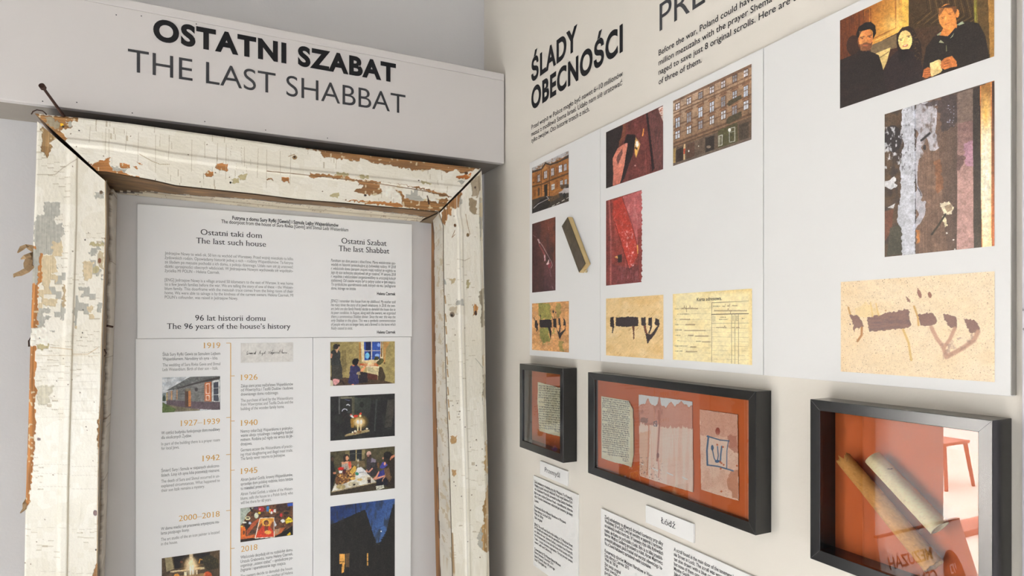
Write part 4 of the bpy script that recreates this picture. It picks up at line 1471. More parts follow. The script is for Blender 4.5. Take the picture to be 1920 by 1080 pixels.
def pic_dinner(X, Y):
    p = Pic(X, Y, (78, 72, 50))
    p.mott(60, 90, (56, 52, 38), .8, .48)
    p.poly([(380, 160), (480, 150), (480, 340), (400, 340)], (126, 114, 76), .8)
    p.poly([(700, 140), (770, 130), (760, 300), (705, 330)], (130, 118, 80))
    p.poly([(470, 150), (700, 138), (700, 340), (470, 350)], (34, 38, 42))
    p.rect(586, 140, 606, 350, (170, 150, 100))
    p.line([(470, 218), (700, 208)], 10, (80, 80, 74))
    p.poly([(500, 360), (760, 350), (760, 470), (600, 470), (500, 430)], (110, 92, 64))
    p.glow(630, 340, 40, 46, (255, 240, 210), 1)
    p.glow(630, 440, 30, 60, (200, 220, 214), .9)
    # table
    p.poly([(620, 480), (690, 470), (985, 765), (120, 960), (200, 760), (560, 620)], (212, 208, 196))
    p.poly([(620, 480), (690, 470), (820, 580), (640, 680), (590, 620)], (232, 232, 236))
    p.poly([(120, 960), (990, 770), (990, 905), (100, 1024)], (60, 50, 38))
    p.poly([(120, 940), (985, 755), (990, 772), (120, 962)], (168, 150, 116))
    p.line([(650, 580), (745, 560)], 8, (70, 70, 76))
    p.ell(750, 600, 76, 34, (216, 214, 212))
    p.ell(820, 690, 76, 56, (216, 208, 190))
    # woman
    p.poly([(310, 375), (370, 365), (450, 360), (500, 400), (500, 500), (420, 540), (320, 460)], (206, 150, 118))
    p.poly([(440, 370), (496, 360), (500, 470), (470, 500), (440, 420)], (206, 84, 60))
    p.poly([(320, 420), (430, 400), (450, 520), (360, 540), (320, 470)], (170, 160, 150))
    p.mott(14, 14, (80, 60, 60), .7, .5, seed=11, pts=[(320, 420), (430, 400), (450, 520), (340, 540)])
    p.ell(404, 280, 60, 62, (44, 32, 28))
    p.poly([(350, 270), (460, 270), (456, 350), (352, 375)], (44, 32, 28))
    p.ell(420, 300, 30, 46, (206, 146, 112))
    # man
    p.poly([(800, 310), (890, 290), (975, 330), (1010, 400), (1010, 640), (880, 650), (800, 590), (790, 440)], (60, 52, 58))
    p.poly([(890, 292), (975, 328), (960, 460), (900, 480), (880, 380)], (126, 118, 136))
    p.poly([(990, 380), (1040, 390), (1040, 470), (1000, 500)], (110, 76, 44))
    p.poly([(880, 380), (1000, 380), (1010, 640), (880, 650)], (40, 38, 40), .8)
    p.poly([(770, 540), (800, 512), (830, 560), (900, 480), (920, 500), (860, 570), (790, 572)], (206, 140, 118))
    p.ell(840, 216, 44, 52, (222, 180, 164))
    p.poly([(800, 240), (880, 225), (890, 290), (850, 310), (815, 300)], (62, 44, 42))
    p.ell(826, 250, 24, 20, (180, 120, 104))
    # right people
    p.poly([(1130, 200), (1240, 170), (1340, 250), (1340, 890), (1170, 850), (1180, 700), (1130, 500)], (46, 38, 32))
    p.ell(1200, 240, 70, 70, (26, 24, 24))
    p.ell(1112, 300, 14, 18, (190, 130, 104))
    p.poly([(1050, 470), (1100, 380), (1140, 370), (1200, 430), (1140, 490), (1070, 500)], (60, 62, 150))
    p.ell(1148, 405, 18, 34, (206, 140, 120))
    p.poly([(1040, 560), (1150, 500), (1160, 640), (1000, 740), (1010, 650)], (44, 46, 116))
    p.poly([(980, 720), (1200, 650), (1200, 820), (990, 830)], (26, 26, 38))
    p.poly([(1130, 500), (1230, 480), (1260, 640), (1290, 660), (1240, 760), (1150, 640)], (100, 74, 52))
    p.poly([(920, 690), (970, 650), (1030, 545), (1044, 560), (1000, 670), (1150, 625), (1155, 650), (980, 712), (930, 716)], (212, 142, 116))
    p.line([(1100, 740), (1110, 700), (1150, 660)], 16, (196, 140, 110))
    p.poly([(1240, 330), (1270, 260), (1336, 230), (1336, 270), (1280, 310), (1256, 345)], (190, 120, 90))
    # food
    p.poly([(190, 700), (240, 600), (350, 560), (450, 520), (580, 600), (570, 690), (420, 770), (250, 830), (200, 800)], (120, 76, 44))
    p.mott(26, 26, (214, 160, 80), .9, .5, seed=4, k=8, pts=[(200, 640), (450, 520), (590, 600), (580, 700), (400, 780), (230, 820)])
    p.mott(18, 18, (48, 26, 22), .9, .56, seed=14, k=8, pts=[(200, 640), (340, 560), (520, 640), (560, 700), (400, 780), (230, 820)])
    p.poly([(240, 500), (280, 470), (360, 478), (350, 530), (260, 535)], (196, 36, 28))
    p.poly([(470, 560), (520, 490), (560, 440), (600, 470), (590, 540), (520, 620)], (206, 164, 70))
    p.poly([(260, 545), (330, 540), (325, 590), (270, 590)], (226, 224, 216))
    p.poly([(330, 520), (390, 510), (390, 590), (340, 600)], (72, 24, 34))
    p.ell(610, 600, 36, 32, (34, 124, 104))
    p.ell(485, 625, 20, 18, (240, 190, 130))
    p.ell(530, 690, 50, 30, (214, 170, 90))
    p.ell(300, 850, 90, 46, (176, 158, 110))
    p.ell(540, 800, 104, 48, (190, 180, 150))
    p.poly([(530, 795), (582, 790), (580, 826), (536, 828)], (52, 42, 36))
    p.ell(665, 712, 54, 24, (196, 170, 110))
    p.poly([(812, 670), (880, 670), (878, 780), (816, 780)], (56, 34, 28))
    p.rect(812, 668, 880, 712, (150, 130, 100))
    p.poly([(975, 840), (1120, 815), (1135, 870), (1010, 916), (985, 900)], (206, 206, 190))
    p.mott(14, 14, (50, 56, 50), .9, .5, seed=9, pts=[(990, 860), (1120, 830), (1130, 870), (1010, 910)])
    p.poly([(96, 280), (150, 270), (170, 470), (200, 560), (200, 640), (120, 940), (96, 900)], (26, 24, 26))
    p.ell(135, 320, 26, 44, (80, 54, 42))
    p.poly([(145, 575), (205, 560), (210, 600), (160, 610)], (180, 116, 86))
    return p.grain(8)


def pic_night(X, Y):
    p = Pic(X, Y, (26, 25, 26))
    p.grad(300, 120, 800, 640, (26, 48, 104), (66, 104, 164))
    p.poly([(60, 385), (150, 355), (535, 180), (550, 215), (690, 640), (740, 620), (800, 570), (830, 440), (880, 230), (920, 110), (960, 100), (960, 1400), (60, 1400)], (27, 26, 26), rag=4)
    for k in range(14):
        y = 160 + k * 32
        x = 915 - k * 8 - (k > 9) * (k - 9) * 12
        p.poly([(x - 22, y + 22), (x + 10, y - 6), (x + 60, y), (x + 60, y + 34)], (27, 26, 26))
    p.mott(40, 120, (38, 36, 36), .6, .5)
    p.line([(412, 100), (412, 240)], 10, (24, 22, 26))
    p.line([(640, 465), (740, 420), (850, 370)], 4, (40, 50, 84))
    p.ell(755, 478, 9, 11, (245, 245, 250))
    p.poly([(192, 782), (260, 782), (262, 900), (250, 1030), (220, 1040), (226, 915), (190, 915)], (222, 160, 74))
    p.rect(190, 884, 268, 892, (60, 40, 24))
    p.poly([(272, 778), (326, 774), (328, 960), (276, 960)], (92, 68, 42))
    for y in range(772, 940, 58):
        p.rect(562, y, 580, y + 50, (206, 150, 72))
    for x in (110, 190, 265, 325):
        p.line([(x, 800), (x, 1080)], 4, (46, 44, 46))
    p.poly([(690, 650), (735, 640), (730, 665)], (52, 50, 46))
    return p.grain(6)


KP = 1.12
picture('printed_photograph', 'L', PT + .0003, 619.4, 740.2, 641.3, 723.7, (610, 630, 10.8), pic_lighting, photo_panel, k=KP, label='photograph of two women lighting candles at a window')
picture('printed_photograph', 'L', PT + .0003, 619.4, 740.2, 743.7, 826.7, (610, 730, 10.8), pic_candles, photo_panel, k=KP, label='dark photograph of two burning candles')
picture('printed_photograph', 'L', PT + .0003, 619.4, 740.2, 847.2, 929.5, (610, 830, 10.286), pic_dinner, photo_panel, k=KP, label='photograph of people around a laid dinner table')
picture('printed_photograph', 'L', PT + .0003, 619.4, 740.2, 950, 1130, (610, 930, 7.2), pic_night, photo_panel, k=KP, label='photograph of a dark gabled house under a blue night sky')
picture('printed_photograph', 'L', PT + .0003, 304.2, 413, 708, 773.8, (290, 630, 7.2), pic_house, time_panel, k=KP, label='photograph of a grey wooden house with orange shutters')
picture('printed_photograph', 'L', PT + .0003, 451.5, 549.7, 643.2, 680.3, (430, 630, 7.2), pic_sign, time_panel, k=KP, label='grey strip with a handwritten signature', tex=.1)
picture('printed_photograph', 'L', PT + .0003, 450.8, 549.3, 953.3, 1016.8, (430, 930, 7.2), pic_icon, time_panel, k=KP, label='photograph of a cluttered painting table with a red and gold picture')
picture('printed_photograph', 'L', PT + .0003, 303.3, 412, 1047, 1130, (290, 930, 7.2), pic_candles2, time_panel, k=KP, label='photograph of glowing candles on a window sill')
# ------------------------------------------------------------------ panels on the cream wall
RT_ = 0.0095
zt = float(np.mean([PR(x, y, RT_)[1] for x, y in ((1001.3, 303), (1200, 203.5), (1439, 84.5), (1600, 5))]))
zb = float(np.mean([PR(x, y, RT_)[1] for x, y in ((993.7, 665.5), (1431, 703.8), (1440, 705), (1895, 743.5))]))
ys = [PR(x, 600, RT_)[0] for x in (993, 1125.5, 1431.3, 1895)]
panels = []
for k, lab in enumerate(('narrow white panel nearest the corner, with three prints and a brass case', 'white panel with five prints including a yellowed address card', 'large white panel with the group portrait at its top right')):
    panels.append(box('exhibit_panel', -RT_, -0.0003, ys[k + 1] + (0.0005 if k < 2 else 0), ys[k] - (0.0005 if k else 0), zb, zt, PANEL, bev=0.0006, label=lab, cat='exhibit panel'))


box('edge_shade_strip', -RT_ + .0004, -.0005, ys[3] - .0006, ys[3] + .0002, zb + .001, zt - .001, mat('edge_shade_grey', (0.30, 0.28, 0.25), .8), panels[2], label='grey strip painting the shade on the side edge')  # dark colour paints the shade on the panel's right side face


def pic_street(X, Y):
    p = Pic(X, Y, (178, 176, 178))
    p.poly([(95, 380), (240, 330), (300, 235), (365, 262), (650, 120), (655, 1010), (95, 1010)], (150, 96, 46))
    p.mott(40, 30, (122, 74, 34), .7, .5)
    p.poly([(95, 365), (240, 325), (300, 232), (370, 258), (520, 205), (650, 118), (650, 168), (520, 230), (370, 285), (300, 262), (250, 345), (95, 400)], (52, 40, 34))
    p.poly([(258, 345), (300, 280), (335, 320), (262, 360)], (172, 120, 62))
    for pts in ([(95, 590), (240, 555), (370, 495), (650, 385), (650, 412), (370, 520), (240, 578), (95, 612)], [(110, 530), (235, 520), (235, 535), (110, 552)]):
        p.poly(pts, (84, 54, 30))
    p.line([(240, 345), (245, 740)], 10, (92, 60, 34))
    p.line([(360, 300), (362, 750)], 12, (88, 56, 32))
    for x, y, w, h, c in ((185, 420, 34, 105, (180, 178, 182)), (282, 365, 42, 110, (186, 182, 186)), (388, 322, 42, 112, (184, 182, 188)), (505, 276, 46, 108, (206, 206, 214)), (582, 258, 36, 100, (180, 180, 188)), (395, 560, 42, 85, (206, 208, 210)), (525, 505, 36, 88, (186, 190, 196)), (590, 490, 34, 84, (170, 176, 184))):
        p.poly([(x - 6, y + 6), (x + w + 6, y - 12), (x + w + 6, y + h - 4), (x - 6, y + h + 18)], (72, 46, 28))
        p.poly([(x, y + 10), (x + w, y - 4), (x + w, y + h - 10), (x, y + h + 6)], c)
        p.line([(x + w / 2, y), (x + w / 2, y + h)], 4, (96, 84, 78))
        p.line([(x, y + h * .45), (x + w, y + h * .38)], 4, (110, 96, 88))
    for x, y, w, h in ((135, 440, 34, 100), (455, 300, 36, 110), (450, 500, 48, 110), (185, 620, 30, 110), (125, 640, 34, 100)):
        p.poly([(x, y + 10), (x + w, y), (x + w, y + h), (x, y + h + 10)], (122, 72, 32))
    p.poly([(185, 625), (215, 615), (216, 730), (186, 740)], (60, 44, 36))
    p.poly([(282, 575), (330, 558), (330, 745), (288, 750)], (30, 24, 22))
    for y in range(575, 740, 26):
        p.poly([(252, y), (278, y - 4), (278, y + 12), (252, y + 16)], (180, 122, 66))
        p.poly([(336, y - 6), (356, y - 12), (356, y + 4), (336, y + 10)], (176, 118, 64))
    p.poly([(95, 800), (260, 745), (480, 740), (655, 640), (655, 1010), (95, 1010)], (62, 54, 46))
    p.poly([(370, 770), (500, 700), (520, 760), (380, 830)], (96, 72, 46), .8)
    p.poly([(100, 940), (140, 880), (190, 830), (320, 742), (352, 770), (372, 870), (330, 930), (100, 1005)], (38, 34, 34))
    p.poly([(190, 862), (220, 800), (318, 752), (335, 778)], (26, 24, 26))
    p.line([(122, 925), (190, 860), (350, 778), (320, 745)], 9, (170, 168, 170))
    p.ell(356, 800, 10, 14, (170, 130, 80))
    p.poly([(498, 690), (560, 655), (590, 590), (650, 555), (655, 690), (600, 700), (520, 730)], (176, 170, 170))
    p.poly([(600, 625), (612, 588), (652, 565), (652, 618)], (46, 44, 48))
    p.ell(585, 730, 22, 40, (28, 26, 28))
    p.poly([(505, 700), (560, 690), (560, 740), (520, 755)], (60, 54, 54))
    for x, y in ((400, 880), (470, 845), (545, 803), (615, 765)):
        p.poly([(x, y + 10), (x + 44, y - 14), (x + 44, y - 4), (x, y + 20)], (206, 200, 190))
    p.poly([(520, 570), (650, 560), (640, 600), (540, 640)], (60, 46, 34), .8)
    return p.grain(9)


def pic_redwood_small(X, Y):
    p = Pic(X, Y, (74, 40, 38))
    p.grad(95, 500, 410, 400, (66, 38, 38), (100, 52, 38))
    p.mott(14, 120, (92, 50, 46), .5, .5)
    p.mott(60, 200, (56, 34, 36), .7, .5, seed=8)
    p.grad(240, 760, 300, 1070, (92, 56, 62), (74, 48, 60), .45, pts=[(250, 700), (410, 640), (410, 1045), (260, 1060)])
    p.line([(165, 345), (240, 450), (300, 560), (350, 650), (365, 700), (345, 740)], 5, (190, 160, 160))
    p.line([(185, 420), (230, 500), (260, 560), (265, 630)], 16, (128, 62, 60))
    p.poly([(160, 350), (180, 345), (200, 400), (185, 410)], (190, 158, 158))
    p.poly([(252, 560), (272, 560), (272, 640), (258, 650)], (200, 160, 166))
    p.poly([(282, 690), (320, 618), (322, 690), (300, 695)], (224, 196, 194))
    p.poly([(300, 700), (345, 650), (350, 700), (320, 750)], (128, 52, 60))
    p.line([(100, 290), (140, 320)], 6, (130, 100, 100))
    p.line([(312, 185), (316, 220)], 6, (140, 96, 90))
    p.line([(330, 760), (345, 850)], 10, (140, 104, 114), .6)
    p.line([(360, 980), (375, 1020)], 8, (150, 116, 124), .7)
    return p.grain(7)


def shaddai(p, c, S, T, ang=0):
    pass


def pic_shaddai_green(X, Y):
    p = Pic(X, Y, (196, 142, 88))
    p.mott(60, 60, (212, 164, 116), .7, .5)
    p.mott(12, 12, (160, 106, 62), .5, .55, seed=4)
    for pts, a in (([(230, 130), (410, 115), (440, 200), (470, 380), (400, 420), (250, 400)], .8), ([(540, 115), (620, 110), (630, 200), (610, 380), (560, 400), (540, 220)], .6), ([(255, 560), (400, 560), (430, 800), (300, 860), (260, 740)], .85), ([(460, 560), (530, 560), (510, 670), (470, 680)], .6), ([(580, 800), (660, 790), (680, 980), (590, 985)], .6)):
        p.poly(pts, (124, 126, 60), a, rag=24)
    p.mott(20, 20, (96, 112, 54), .6, .56, seed=13, pts=[(230, 110), (470, 110), (440, 860), (250, 860)])
    p.mott(16, 10, (224, 190, 150), .6, .6, seed=21, pts=[(120, 820), (480, 820), (480, 990), (120, 960)])
    k = (36, 30, 34)
    p.poly([(168, 430), (205, 425), (222, 500), (215, 600), (185, 640), (200, 580), (165, 550)], k, rag=5)
    p.poly([(248, 425), (330, 415), (400, 408), (460, 420), (470, 555), (400, 560), (255, 552)], k, rag=5)
    p.poly([(395, 550), (440, 550), (462, 620), (445, 780), (425, 650)], k, rag=4)
    p.poly([(490, 405), (545, 395), (550, 545), (560, 600), (605, 650), (690, 590), (705, 520), (665, 520), (675, 430), (655, 380), (700, 420), (715, 480), (708, 600), (640, 690), (608, 775), (580, 690), (545, 560), (492, 545)], k, rag=3)
    p.poly([(580, 390), (612, 395), (625, 520), (612, 650), (592, 640), (604, 520), (584, 500)], k, rag=3)
    p.line([(265, 330), (270, 420)], 10, k)
    p.ell(265, 345, 10, 18, k)
    p.line([(148, 380), (172, 430)], 10, k)
    p.ell(492, 275, 15, 28, k)
    p.line([(505, 300), (516, 400)], 6, k)
    p.ell(535, 290, 9, 18, k)
    p.line([(470, 360), (488, 420)], 10, k)
    return p.grain(8)


def pic_hand(X, Y):
    p = Pic(X, Y, (96, 44, 40))
    p.mott(14, 160, (118, 62, 58), .6, .5)
    p.mott(30, 60, (70, 34, 32), .6, .55, seed=5)
    p.poly([(70, 360), (280, 280), (240, 480), (160, 700), (160, 1040), (70, 1045)], (36, 28, 28))
    p.poly([(275, 275), (310, 262), (300, 420), (230, 540), (225, 480), (262, 420)], (104, 58, 40))
    p.mott(20, 20, (130, 78, 76), .5, .55, seed=9, pts=[(370, 230), (545, 150), (600, 500), (480, 520)])
    p.poly([(545, 150), (570, 140), (650, 800), (620, 840), (590, 520)], (34, 24, 26))
    p.poly([(575, 145), (690, 95), (750, 260), (752, 800), (660, 830), (610, 460)], (98, 58, 54))
    p.mott(12, 60, (70, 44, 46), .7, .5, seed=15, pts=[(575, 145), (690, 95), (752, 260), (752, 800), (660, 830)])
    p.poly([(690, 90), (760, 50), (760, 260)], (220, 200, 190))
    p.mott(10, 14, (150, 80, 60), .9, .5, seed=3, pts=[(690, 90), (755, 60), (755, 250)])
    p.line([(540, 600), (550, 840)], 12, (130, 70, 60), .6)
    p.line([(520, 330), (508, 410)], 12, (220, 150, 60))
    p.poly([(320, 390), (420, 398), (424, 440), (390, 640), (350, 740), (290, 920), (240, 980), (290, 620), (285, 500)], (30, 22, 24))
    p.mott(12, 40, (70, 46, 46), .6, .56, seed=6, pts=[(330, 520), (400, 520), (350, 740), (300, 800)])
    p.poly([(425, 430), (455, 470), (480, 510), (450, 620), (430, 672), (412, 620), (410, 540)], (196, 150, 84))
    p.poly([(432, 470), (452, 478), (462, 520), (440, 550), (424, 520)], (240, 236, 226))
    p.poly([(415, 560), (440, 580), (436, 650), (418, 620)], (232, 176, 80))
    p.poly([(422, 540), (450, 560), (440, 580), (412, 560)], (60, 40, 26))
    s = (190, 112, 92)
    p.poly([(150, 680), (210, 560), (290, 505), (330, 500), (325, 540), (310, 620), (290, 760), (250, 940), (235, 975), (150, 1010), (160, 860)], s)
    p.poly([(205, 650), (265, 560), (270, 620), (240, 690), (215, 760), (195, 700)], (60, 34, 34))
    p.poly([(215, 760), (250, 680), (275, 610), (290, 560), (280, 700), (250, 800)], (206, 130, 106))
    p.grad(160, 1000, 300, 560, (150, 78, 66), (214, 140, 116), .35, pts=[(150, 680), (330, 500), (290, 760), (235, 975), (150, 1010)])
    p.ell(314, 515, 14, 18, (210, 130, 120))
    p.ell(418, 765, 9, 9, (180, 140, 130))
    return p.grain(8)


def pic_facade(X, Y):
    p = Pic(X, Y, (150, 116, 88))
    top = lambda x: 408 + (x - 60) * (50 - 408) / 757.0
    bot = lambda x: 1035 + (x - 60) * (778 - 1035) / 757.0
    t = np.clip((Y - top(X)) / np.maximum(bot(X) - top(X), 1), 0, 1)
    u = (X - 60) / 757.0
    row = np.array((168, 136, 108), float) * (1 - t)[:, None] + np.array((104, 78, 56), float) * t[:, None]
    p.C = row
    p.mott(22, 8, (120, 88, 62), .6, .5)
    hz = (1 - u) * np.clip(1 - t * 1.4, 0, 1)
    p.C = p.C * (1 - .55 * hz[:, None]) + np.array((196, 172, 152.)) * .55 * hz[:, None]
    for tt, w, c in ((.02, .02, (96, 68, 52)), (.15, .012, (110, 80, 60)), (.20, .012, (96, 68, 48)), (.40, .012, (100, 72, 52)), (.53, .010, (92, 66, 48)), (.66, .016, (86, 62, 46)), (.71, .012, (80, 60, 46))):
        p.put(np.abs(t - tt) < w, c, .75)
    ub = (u * 6.9 + .35)
    fu = ub - np.floor(ub)
    q = (np.abs(fu - .02) < .05) | (np.abs(fu - .98) < .05)
    p.put(q & (t > .2) & (t < .7) & (((t * 42) % 1) < .55), (92, 66, 50), .6)
    p.put(q & (t < .2), (120, 88, 66), .5)
    for (a, b, ww, c) in ((.045, .13, .17, (206, 206, 214)), (.26, .40, .17, (176, 186, 200)), (.46, .57, .18, (190, 196, 204))):
        for k in range(7):
            cu = (k + .42) / 6.9
            off = .035 * (1 - cu)
            m = (np.abs(u - cu) < ww / 6.9 + .006) & (t > a + off - .014) & (t < b + off + .01)
            p.put(m, (84, 60, 46))
            m = (np.abs(u - cu) < ww / 6.9) & (t > a + off) & (t < b + off)
            p.put(m, c if (k * 7 + int(a * 100)) % 3 else (132, 132, 140))
            p.put(m & (np.abs(u - cu) < .005), (110, 92, 84))
            p.put(m & (np.abs(t - (a + off + (b - a) * .4)) < .007), (120, 100, 90))
            if a > .2:
                d = ((u - cu) / .052) ** 2 + ((t - (a + off - .035)) / .026) ** 2
                p.put(d < 1, (112, 78, 56), .85)
                p.put((d < 1) & (t > a + off - .030), (146, 108, 80), .7)
    # balconies and ground floor
    p.poly([(580, 440), (600, 405), (720, 345), (720, 385), (600, 460)], (66, 58, 42))
    p.poly([(575, 590), (600, 560), (720, 505), (725, 560), (600, 630), (575, 625)], (70, 62, 44))
    g = (t > .735)
    p.put(g, (92, 76, 62))
    p.mott(26, 20, (74, 60, 50), .7, .5, seed=6, pts=[(60, 860), (480, 700), (480, 920), (60, 1040)])
    p.poly([(492, 700), (680, 610), (690, 820), (492, 860)], (76, 72, 46))
    p.mott(18, 18, (96, 108, 60), .6, .58, seed=7, pts=[(492, 690), (600, 650), (600, 760), (492, 800)])
    p.poly([(680, 610), (817, 560), (817, 790), (690, 820)], (92, 74, 58))
    p.poly([(696, 640), (790, 604), (790, 790), (700, 815)], (66, 54, 44))
    p.poly([(372, 765), (458, 738), (458, 885), (372, 915)], (46, 38, 34))
    p.ell(404, 850, 22, 14, (120, 104, 90))
    p.line([(500, 745), (536, 735), (532, 832), (498, 842), (500, 745)], 5, (214, 214, 206))
    p.poly([(498, 745), (520, 740), (518, 840), (498, 842)], (150, 146, 130), .8)
    p.line([(604, 672), (656, 660), (656, 795), (606, 806), (604, 672)], 5, (190, 190, 182))
    p.line([(606, 710), (656, 698)], 4, (170, 170, 160))
    p.ell(606, 688, 14, 18, (226, 226, 220))
    p.poly([(64, 870), (88, 862), (84, 1000), (62, 1010)], (150, 122, 72))
    p.poly([(92, 880), (160, 850), (156, 980), (92, 1000)], (48, 36, 32))
    p.poly([(164, 826), (180, 822), (176, 975), (162, 978)], (196, 166, 120))
    p.poly([(163, 870), (179, 866), (178, 916), (163, 920)], (176, 70, 40))
    p.poly([(196, 830), (270, 800), (268, 950), (190, 970)], (82, 58, 46))
    p.ell(213, 890, 6, 10, (220, 216, 206))
    p.ell(306, 842, 4, 6, (210, 206, 196))
    p.put(t > .965, (98, 84, 74))
    p.poly([(105, 120), (108, 60), (880, 40), (850, 60)], (196, 180, 165), .0)
    return p.grain(9)


def pic_redwood(X, Y):
    p = Pic(X, Y, (118, 46, 40))
    p.mott(14, 140, (150, 70, 62), .55, .5)
    p.poly([(705, 425), (750, 412), (748, 1060), (705, 1062)], (108, 46, 42))
    p.line([(728, 420), (742, 700), (740, 1055)], 12, (176, 104, 96), .6)
    p.poly([(830, 395), (980, 345), (980, 640), (940, 760)], (164, 84, 84))
    p.mott(10, 60, (196, 130, 130), .5, .55, seed=4, pts=[(830, 395), (980, 345), (980, 640), (940, 760)])
    p.poly([(760, 430), (825, 395), (925, 690), (950, 830), (880, 940), (770, 610), (755, 520)], (158, 48, 36))
    p.mott(9, 9, (206, 130, 124), .7, .6, seed=6, pts=[(760, 480), (850, 470), (950, 830), (880, 940), (770, 610)])
    p.mott(12, 22, (226, 196, 200), .8, .6, seed=16, pts=[(820, 660), (900, 640), (950, 860), (880, 960)])
    p.line([(768, 580), (830, 780), (880, 945), (925, 905)], 4, (60, 22, 22))
    p.line([(826, 400), (900, 600), (945, 780), (950, 1000)], 4, (92, 36, 36))
    p.poly([(790, 835), (825, 825), (825, 885), (795, 892)], (46, 30, 28))
    p.poly([(768, 848), (790, 838), (795, 860)], (206, 150, 80))
    p.poly([(750, 900), (880, 930), (975, 900), (975, 1035), (750, 1055)], (96, 44, 46), .7)
    p.mott(8, 40, (160, 110, 112), .5, .58, seed=26, pts=[(780, 880), (940, 930), (960, 1030), (780, 1040)])
    p.line([(940, 760), (945, 820)], 9, (210, 160, 80))
    p.poly([(940, 640), (985, 620), (985, 1035), (955, 1035)], (124, 54, 50))
    return p.grain(9)


def pic_shaddai_mid(X, Y):
    p = Pic(X, Y, (216, 184, 130))
    p.mott(120, 90, (206, 168, 108), .7, .5)
    p.mott(70, 70, (226, 200, 152), .7, .55, seed=4)
    n = vnoise((X - Y * .9) / 60, (X + Y) / 5, 5)
    p.put(n > .84, (176, 132, 80), .5)
    k = (52, 42, 44)
    p.poly([(738, 222), (762, 214), (768, 280), (755, 342), (748, 335), (752, 296), (736, 290)], k, rag=3)
    p.poly([(778, 222), (860, 215), (945, 218), (948, 285), (860, 292), (778, 285)], k, rag=3)
    p.poly([(898, 285), (918, 286), (918, 380), (910, 390), (908, 330)], (98, 56, 40), rag=2)
    p.poly([(968, 222), (1002, 218), (1004, 278), (1015, 340), (1040, 350), (1090, 285), (1068, 270), (1075, 224), (1104, 236), (1106, 282), (1070, 350), (1016, 418), (1003, 360), (985, 282), (970, 278)], k, rag=3)
    p.poly([(1024, 224), (1050, 220), (1052, 290), (1030, 345), (1022, 342), (1038, 286), (1020, 276)], k, rag=2)
    p.poly([(985, 282), (1000, 282), (1016, 340), (1006, 350)], (110, 62, 44))
    return p.grain(6)


def pic_card(X, Y):
    p = Pic(X, Y, (236, 220, 170))
    p.mott(160, 160, (228, 206, 148), .6, .5)
    p.mott(8, 8, (222, 204, 156), .4, .58, seed=7)
    d = np.minimum(np.minimum(X - 45, 1047 - X), Y - 60)
    p.put(d < 60, (226, 190, 110), np.clip(1 - d / 60, 0, 1) * .55)
    k = (70, 60, 48)
    h = (120, 92, 66)
    p.line([(537, 225), (535, 980)], 5, k)
    p.line([(537, 222), (1000, 198)], 5, k)
    p.line([(535, 368), (1000, 358)], 9, (60, 50, 40))
    p.line([(535, 482), (1000, 478)], 3, k)
    for x, y0, w in ((583, 372, 3), (788, 368, 4), (829, 366, 4), (874, 366, 4)):
        p.line([(x, y0), (x, 1000)], w, k)
    for y in (540, 596, 654, 710, 768, 825, 882, 938):
        p.line([(540, y - 4), (1000, y + 6)], 2.5, (176, 156, 118))
    for k2, y in enumerate((296, 362, 434, 500, 570, 640, 706, 786, 852)):
        p.line([(130 + 30 * (k2 % 3), y - 2), (520, y + (k2 - 3) * 2)], 2.5, (172, 152, 112))
    for x, y, w in ((70, 302, 54), (105, 368, 160), (70, 436, 24), (70, 502, 58), (70, 568, 96), (70, 636, 80), (104, 704, 28), (340, 712, 64), (70, 772, 164), (70, 836, 100), (556, 268, 96), (646, 408, 80), (628, 436, 110), (920, 424, 44)):
        for q in range(int(w / 9)):
            p.rect(x + q * 9, y - 9, x + q * 9 + 5.5 - (q % 3), y + 2, (84, 74, 60))
    for x, y0, y1 in ((552, 386, 470), (572, 386, 470), (806, 382, 460), (846, 386, 460), (864, 386, 462)):
        for q in range(int((y1 - y0) / 9)):
            p.rect(x - 3, y0 + q * 9, x + 5, y0 + q * 9 + 5.5, (96, 84, 68))

    def hand(x0, y0, x1, amp, seed, sl=0.0):
        r = random.Random(seed)
        pts = []
        n = max(5, int((x1 - x0) / 7))
        for i in range(n + 1):
            x = x0 + (x1 - x0) * i / n
            hgt = r.choice([.35, .4, .45, 1.0 if i % 5 == 0 else .4])
            pts.append((x + 4, y0 + sl * (x - x0) - (amp * hgt if i % 2 else 0)))
        p.line(pts, 5, h, .85)

    for a in ((150, 302, 358, 46, 1), (130, 440, 258, 40, 2), (200, 506, 320, 44, 3), (186, 578, 452, 30, 4), (232, 642, 300, 40, 5), (322, 650, 492, 38, 6), (410, 722, 518, 30, 7), (260, 786, 338, 34, 8), (205, 846, 350, 36, 9), (668, 272, 706, 34, 10), (730, 268, 760, 34, 11), (790, 264, 856, 34, 12), (562, 330, 768, 40, 13), (770, 328, 978, 36, 14), (588, 540, 718, 30, 15), (784, 540, 820, 24, 16), (842, 540, 884, 26, 17)):
        hand(*a)
    p.line([(214, 260), (218, 335)], 6, h)
    p.line([(780, 320), (772, 356)], 6, h)
    return p.grain(4)


